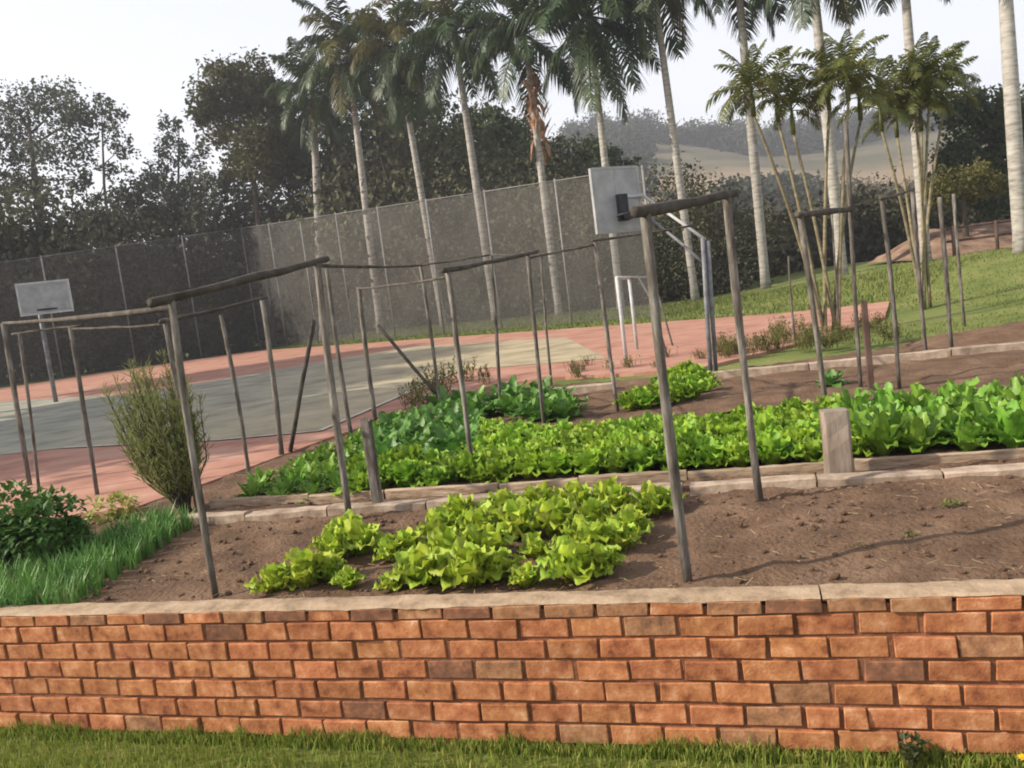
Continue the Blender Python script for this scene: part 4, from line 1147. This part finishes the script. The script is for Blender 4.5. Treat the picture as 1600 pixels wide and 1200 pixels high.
def palm(label, base_px, top_px, depth, wpx, nf, olive=0.0, lf=1.0, seed=0, low=6, dead=False, bend=0.0):
    nf += 4
    r = random.Random(seed + 77)
    b = aty(base_px[0], base_px[1], depth); gz = H(b.x, b.y); b = Vector((b.x, b.y, gz - .15))
    tp = aty(top_px[0], top_px[1], depth) - b
    t = thing('palm_tree', label, 'palm tree', b, 0)
    rad = wpx / FPX * depth / 2 * .74
    n = 14; path = [Vector((tp.x * (k / n) + bend * math.sin(k / n * math.pi), tp.y * (k / n), tp.z * k / n)) for k in range(n + 1)]
    rr = [rad * (1.25 if k == 0 else 1.0 + .18 * math.sin(k / n * 3.1) - .32 * (k / n)) for k in range(n + 1)]
    m = MB(); m.tube(path, rr, 12); m.build('trunk', M['palm_trunk'], t, smooth=True)
    d = (path[-1] - path[-2]).normalized()
    m = MB(); q = path[-1]
    m.tube([q - d * .02, q + d * .25, q + d * .7, q + d * 1.05], [rr[-1] * .98, rr[-1] * 1.08, rr[-1] * .8, rr[-1] * .45], 12)
    m.build('crownshaft', M['palm_dead'] if dead else M['palm_shaft'], t, smooth=True)
    hub = q + d * .95
    for i in range(nf):
        tt = i / (nf - 1); k = min(low, int(tt * (low + .99)))
        a = i * 2.39996 + r.uniform(-.3, .3); s = lf * .9 * r.uniform(.85, 1.12)
        kind = 'o' if r.random() < olive else 'g'
        put('frond', FR[kind][k], t, hub - d * (.12 * tt), (r.uniform(-.12, .12), r.uniform(-.1, .1), a), (s, s, s))
    return t
palm('palm tree with ragged crown, furthest left of the palm row', (502, 505), (490, 175), 41, 18, 26, .3, .95, 1, low=6)
palm('palm tree with dense drooping crown, second from left in the row', (592, 500), (547, 115), 37.5, 15, 26, .2, 1.0, 2, low=6)
palm('palm tree with olive hanging fronds, third from left in the row', (690, 482), (626, 110), 34.5, 14, 22, .5, .95, 3, low=6)
palm('palm tree, fourth from left, before the dark rounded tree', (772, 478), (715, 90), 32, 16, 20, .15, .95, 4, low=5)
palm('palm tree with reddish dead crown base and arching low fronds, fifth from left', (871, 470), (824, 95), 29.5, 15, 18, .1, .9, 5, low=5)
palm('palm tree with one long hanging dark frond, sixth from left above the backboard', (968, 462), (925, 70), 27.5, 15, 20, .05, 1.0, 6, low=6)
palm('palm tree with slim leaning trunk right of the backboard', (1084, 440), (1020, -30), 27, 16, 18, .1, 1.0, 7, low=6)
palm('palm tree with pale trunk between the backboard and the areca clumps', (1195, 432), (1150, -60), 26, 19, 18, .1, .95, 8, low=6)
palm('palm tree with pale trunk rising through the left areca clump', (1315, 412), (1268, -55), 24, 22, 18, .15, .85, 9, low=6)
palm('palm tree with dark upper trunk rising behind the right areca clump', (1447, 405), (1408, -95), 22, 20, 16, .1, .85, 10, low=6)
palm('palm tree with the thickest pale trunk at the right edge', (1595, 380), (1563, -140), 18.5, 29, 16, .1, .7, 11, low=6)
# dead sheath on the fifth palm
p5 = aty(842, 205, 29.5); m = MB(); r = random.Random(8)
for i in range(60):
    a = r.uniform(0, 6.28); leaf_quad(m, Vector((math.cos(a) * .2, math.sin(a) * .2, r.uniform(-.5, 1.6))), Vector((math.cos(a) * .5, math.sin(a) * .5, r.choice((-1, 1)))), Vector((0, 0, 1)), .7, .16)
for q in bpy.data.objects:
    if q.get('label', '').startswith('palm tree with reddish dead'): m.build('dead_sheath', M['palm_dead'], q, p5 - q.location)

AF = [frond_mesh(1.15, R(e0), R(dr), 26, .36, .042, 450 + i, M['areca_leaf'], hang=.7, plum=.3) for i, (e0, dr) in enumerate(((84, 50), (70, 85), (52, 115), (30, 120), (5, 95)))]
def areca(label, base_px, crowns, depth, seed, lf=1.0):
    r = random.Random(seed); b = aty(base_px[0], base_px[1], depth); b.z = H(b.x, b.y)
    t = thing('areca_palm', label, 'palm clump', b)
    for (u, v, f) in crowns:
        dep = depth + r.uniform(-.5, .5); c = aty(u, v, dep) - b
        s0 = Vector((r.uniform(-.15, .15), r.uniform(-.15, .15), -.05))
        mid = s0.lerp(c, .55); mid.x -= (c.x - s0.x) * .18; mid.y -= (c.y - s0.y) * .1
        path = [((1 - q) ** 2) * s0 + 2 * q * (1 - q) * mid + q * q * c for q in [k / 10 for k in range(11)]]
        m = MB(); m.tube(path, [.031 - .011 * k / 10 for k in range(11)], 7); m.build('stem', M['areca_stem'], t, smooth=True)
        m = MB(); m.tube([c, c + Vector((0, 0, .18)), c + Vector((0, 0, .36))], [.034, .036, .016], 7); m.build('crownshaft', M['areca_leaf'], t, smooth=True)
        nf = int(14 * f)
        for i in range(nf):
            s = lf * r.uniform(.85, 1.15) * (.75 + .25 * f)
            put('frond', AF[min(4, int(i / nf * 5))], t, c + Vector((0, 0, .34)), (r.uniform(-.15, .15), r.uniform(-.1, .1), i * 2.39996 + r.uniform(-.3, .3)), (s, s, s))
areca('areca palm clump with bending stems and arching yellow-green crowns, left of two', (1300, 520), [(1178, 182, 1.1), (1216, 190, 1.0), (1240, 210, .7), (1296, 172, 1.1), (1326, 158, 1.1), (1345, 188, .8)], 12.4, 31, .62)
areca('bushy areca palm clump with upright stems at the foot of the bank, right of two', (1447, 478), [(1378, 205, .9), (1402, 215, .8), (1430, 172, 1.1), (1452, 160, 1.1), (1474, 178, 1.0), (1440, 205, .8)], 14.1, 32, .68)

# ------------------------------------------------------------------ right background: bank, rail fence, scrub, woods
m = MB(); r = random.Random(2)
a, b = aty(1400, 400, 24.0), aty(1720, 350, 24.0)
n = 40; vs = []; prof = [(-1.6, -.1), (-.9, .16), (-.7, .2), (-.2, .42), (.1, .46), (.6, .72), (1.2, .78), (2.0, .5)]
for i in range(n + 1):
    f = i / n; x = a.x + (b.x - a.x) * f
    for j, (y, z) in enumerate(prof):
        q = mnoise.fractal(Vector((x * 1.3, j * 1.1, 0)), .8, 2, 4)
        yy = 24 + y + q * .25
        vs.append((x, yy, H(x, 24) + (z + q * .12) * min(1, f * 4 + .1)))
k = len(prof)
m.add(vs, [(i * k + j, (i + 1) * k + j, (i + 1) * k + j + 1, i * k + j + 1) for i in range(n) for j in range(k - 1)])
tag(m.build('earth_bank', M['bank'], smooth=True), kind='structure')
g0 = Vector((aty(1490, 380, 22).x, 22, 0)); g0.z = H(g0.x, 22)
t = thing('rail_fence', 'dark low rail fence before the reddish earth bank at the right', 'fence', g0)
for i in range(4):
    x = i * 1.15; m = MB(); m.tube([(x, 0, -.1), (x, 0, .78)], .045, 8); m.build('post', M['rail'], t, smooth=True)
for z in (.38, .72):
    m = MB(); m.tube([(-.15, .05, z), (1.7, .055, z + .01), (3.6, .05, z)], .035, 7); m.build('rail', M['rail'], t, smooth=True)

def scatter_clumps(name, label, cat, spots, per, leaf, material, seed):
    o = put(name, crown_mesh(spots, per, leaf, M[material], seed, name)); tag(o, label, cat, kind='stuff')
r = random.Random(41); sp_ = []
for i in range(520):
    y = 33 + r.random() ** 1.6 * 88; x = r.uniform(.08 if y < 46 else -.05, .55 if y < 46 else .72) * y
    rad = r.uniform(.6, 1.7) * (1 + y / 130); sp_.append(((x, y, H(x, y) + rad * .45), rad))
scatter_clumps('scrub', 'grey-brown scrub covering the slope below the dry field', 'scrub', sp_, 26, .24, 'scrub', 41)
sp_ = []
for i in range(60):
    u = r.gauss(1195, 45); y = r.uniform(105, 125); p = aty(u, 300, y); rad = r.uniform(1.6, 3.2); sp_.append(((p.x, y, H(p.x, y) + rad * .6), rad))
for i in range(150):
    y = r.uniform(225, 262); x = r.uniform(-.2, .75) * y; rad = r.uniform(2.5, 5.5); sp_.append(((x, y, H(x, y) + rad * .5), rad))
for i in range(40):
    y = r.uniform(150, 220); x = r.uniform(0, .18) * y; rad = r.uniform(2.5, 5); sp_.append(((x, y, H(x, y) + rad * .5), rad))
scatter_clumps('far_woods', 'hazy far-off woods on the hill ridge and in the field', 'woods', sp_, 9, .7, 'woods', 42)

# ------------------------------------------------------------------ haze
def haze(d):
    m = bpy.data.materials.new('haze'); m.use_nodes = True; nt = m.node_tree
    nt.nodes.remove(nt.nodes['Principled BSDF'])
    v = nt.nodes.new('ShaderNodeVolumePrincipled'); v.inputs['Density'].default_value = d; v.inputs['Color'].default_value = (.86, .88, .95, 1); v.inputs['Anisotropy'].default_value = .2
    nt.links.new(v.outputs[0], nt.nodes['Material Output'].inputs['Volume'])
    mb = MB(); mb.box((50, 330, 40), (1000, 760, 82)); o = mb.build('haze', m); tag(o, 'pale haze in the air over the valley', 'haze', kind='stuff')
HAZE = 0.0013
if HAZE: haze(HAZE)
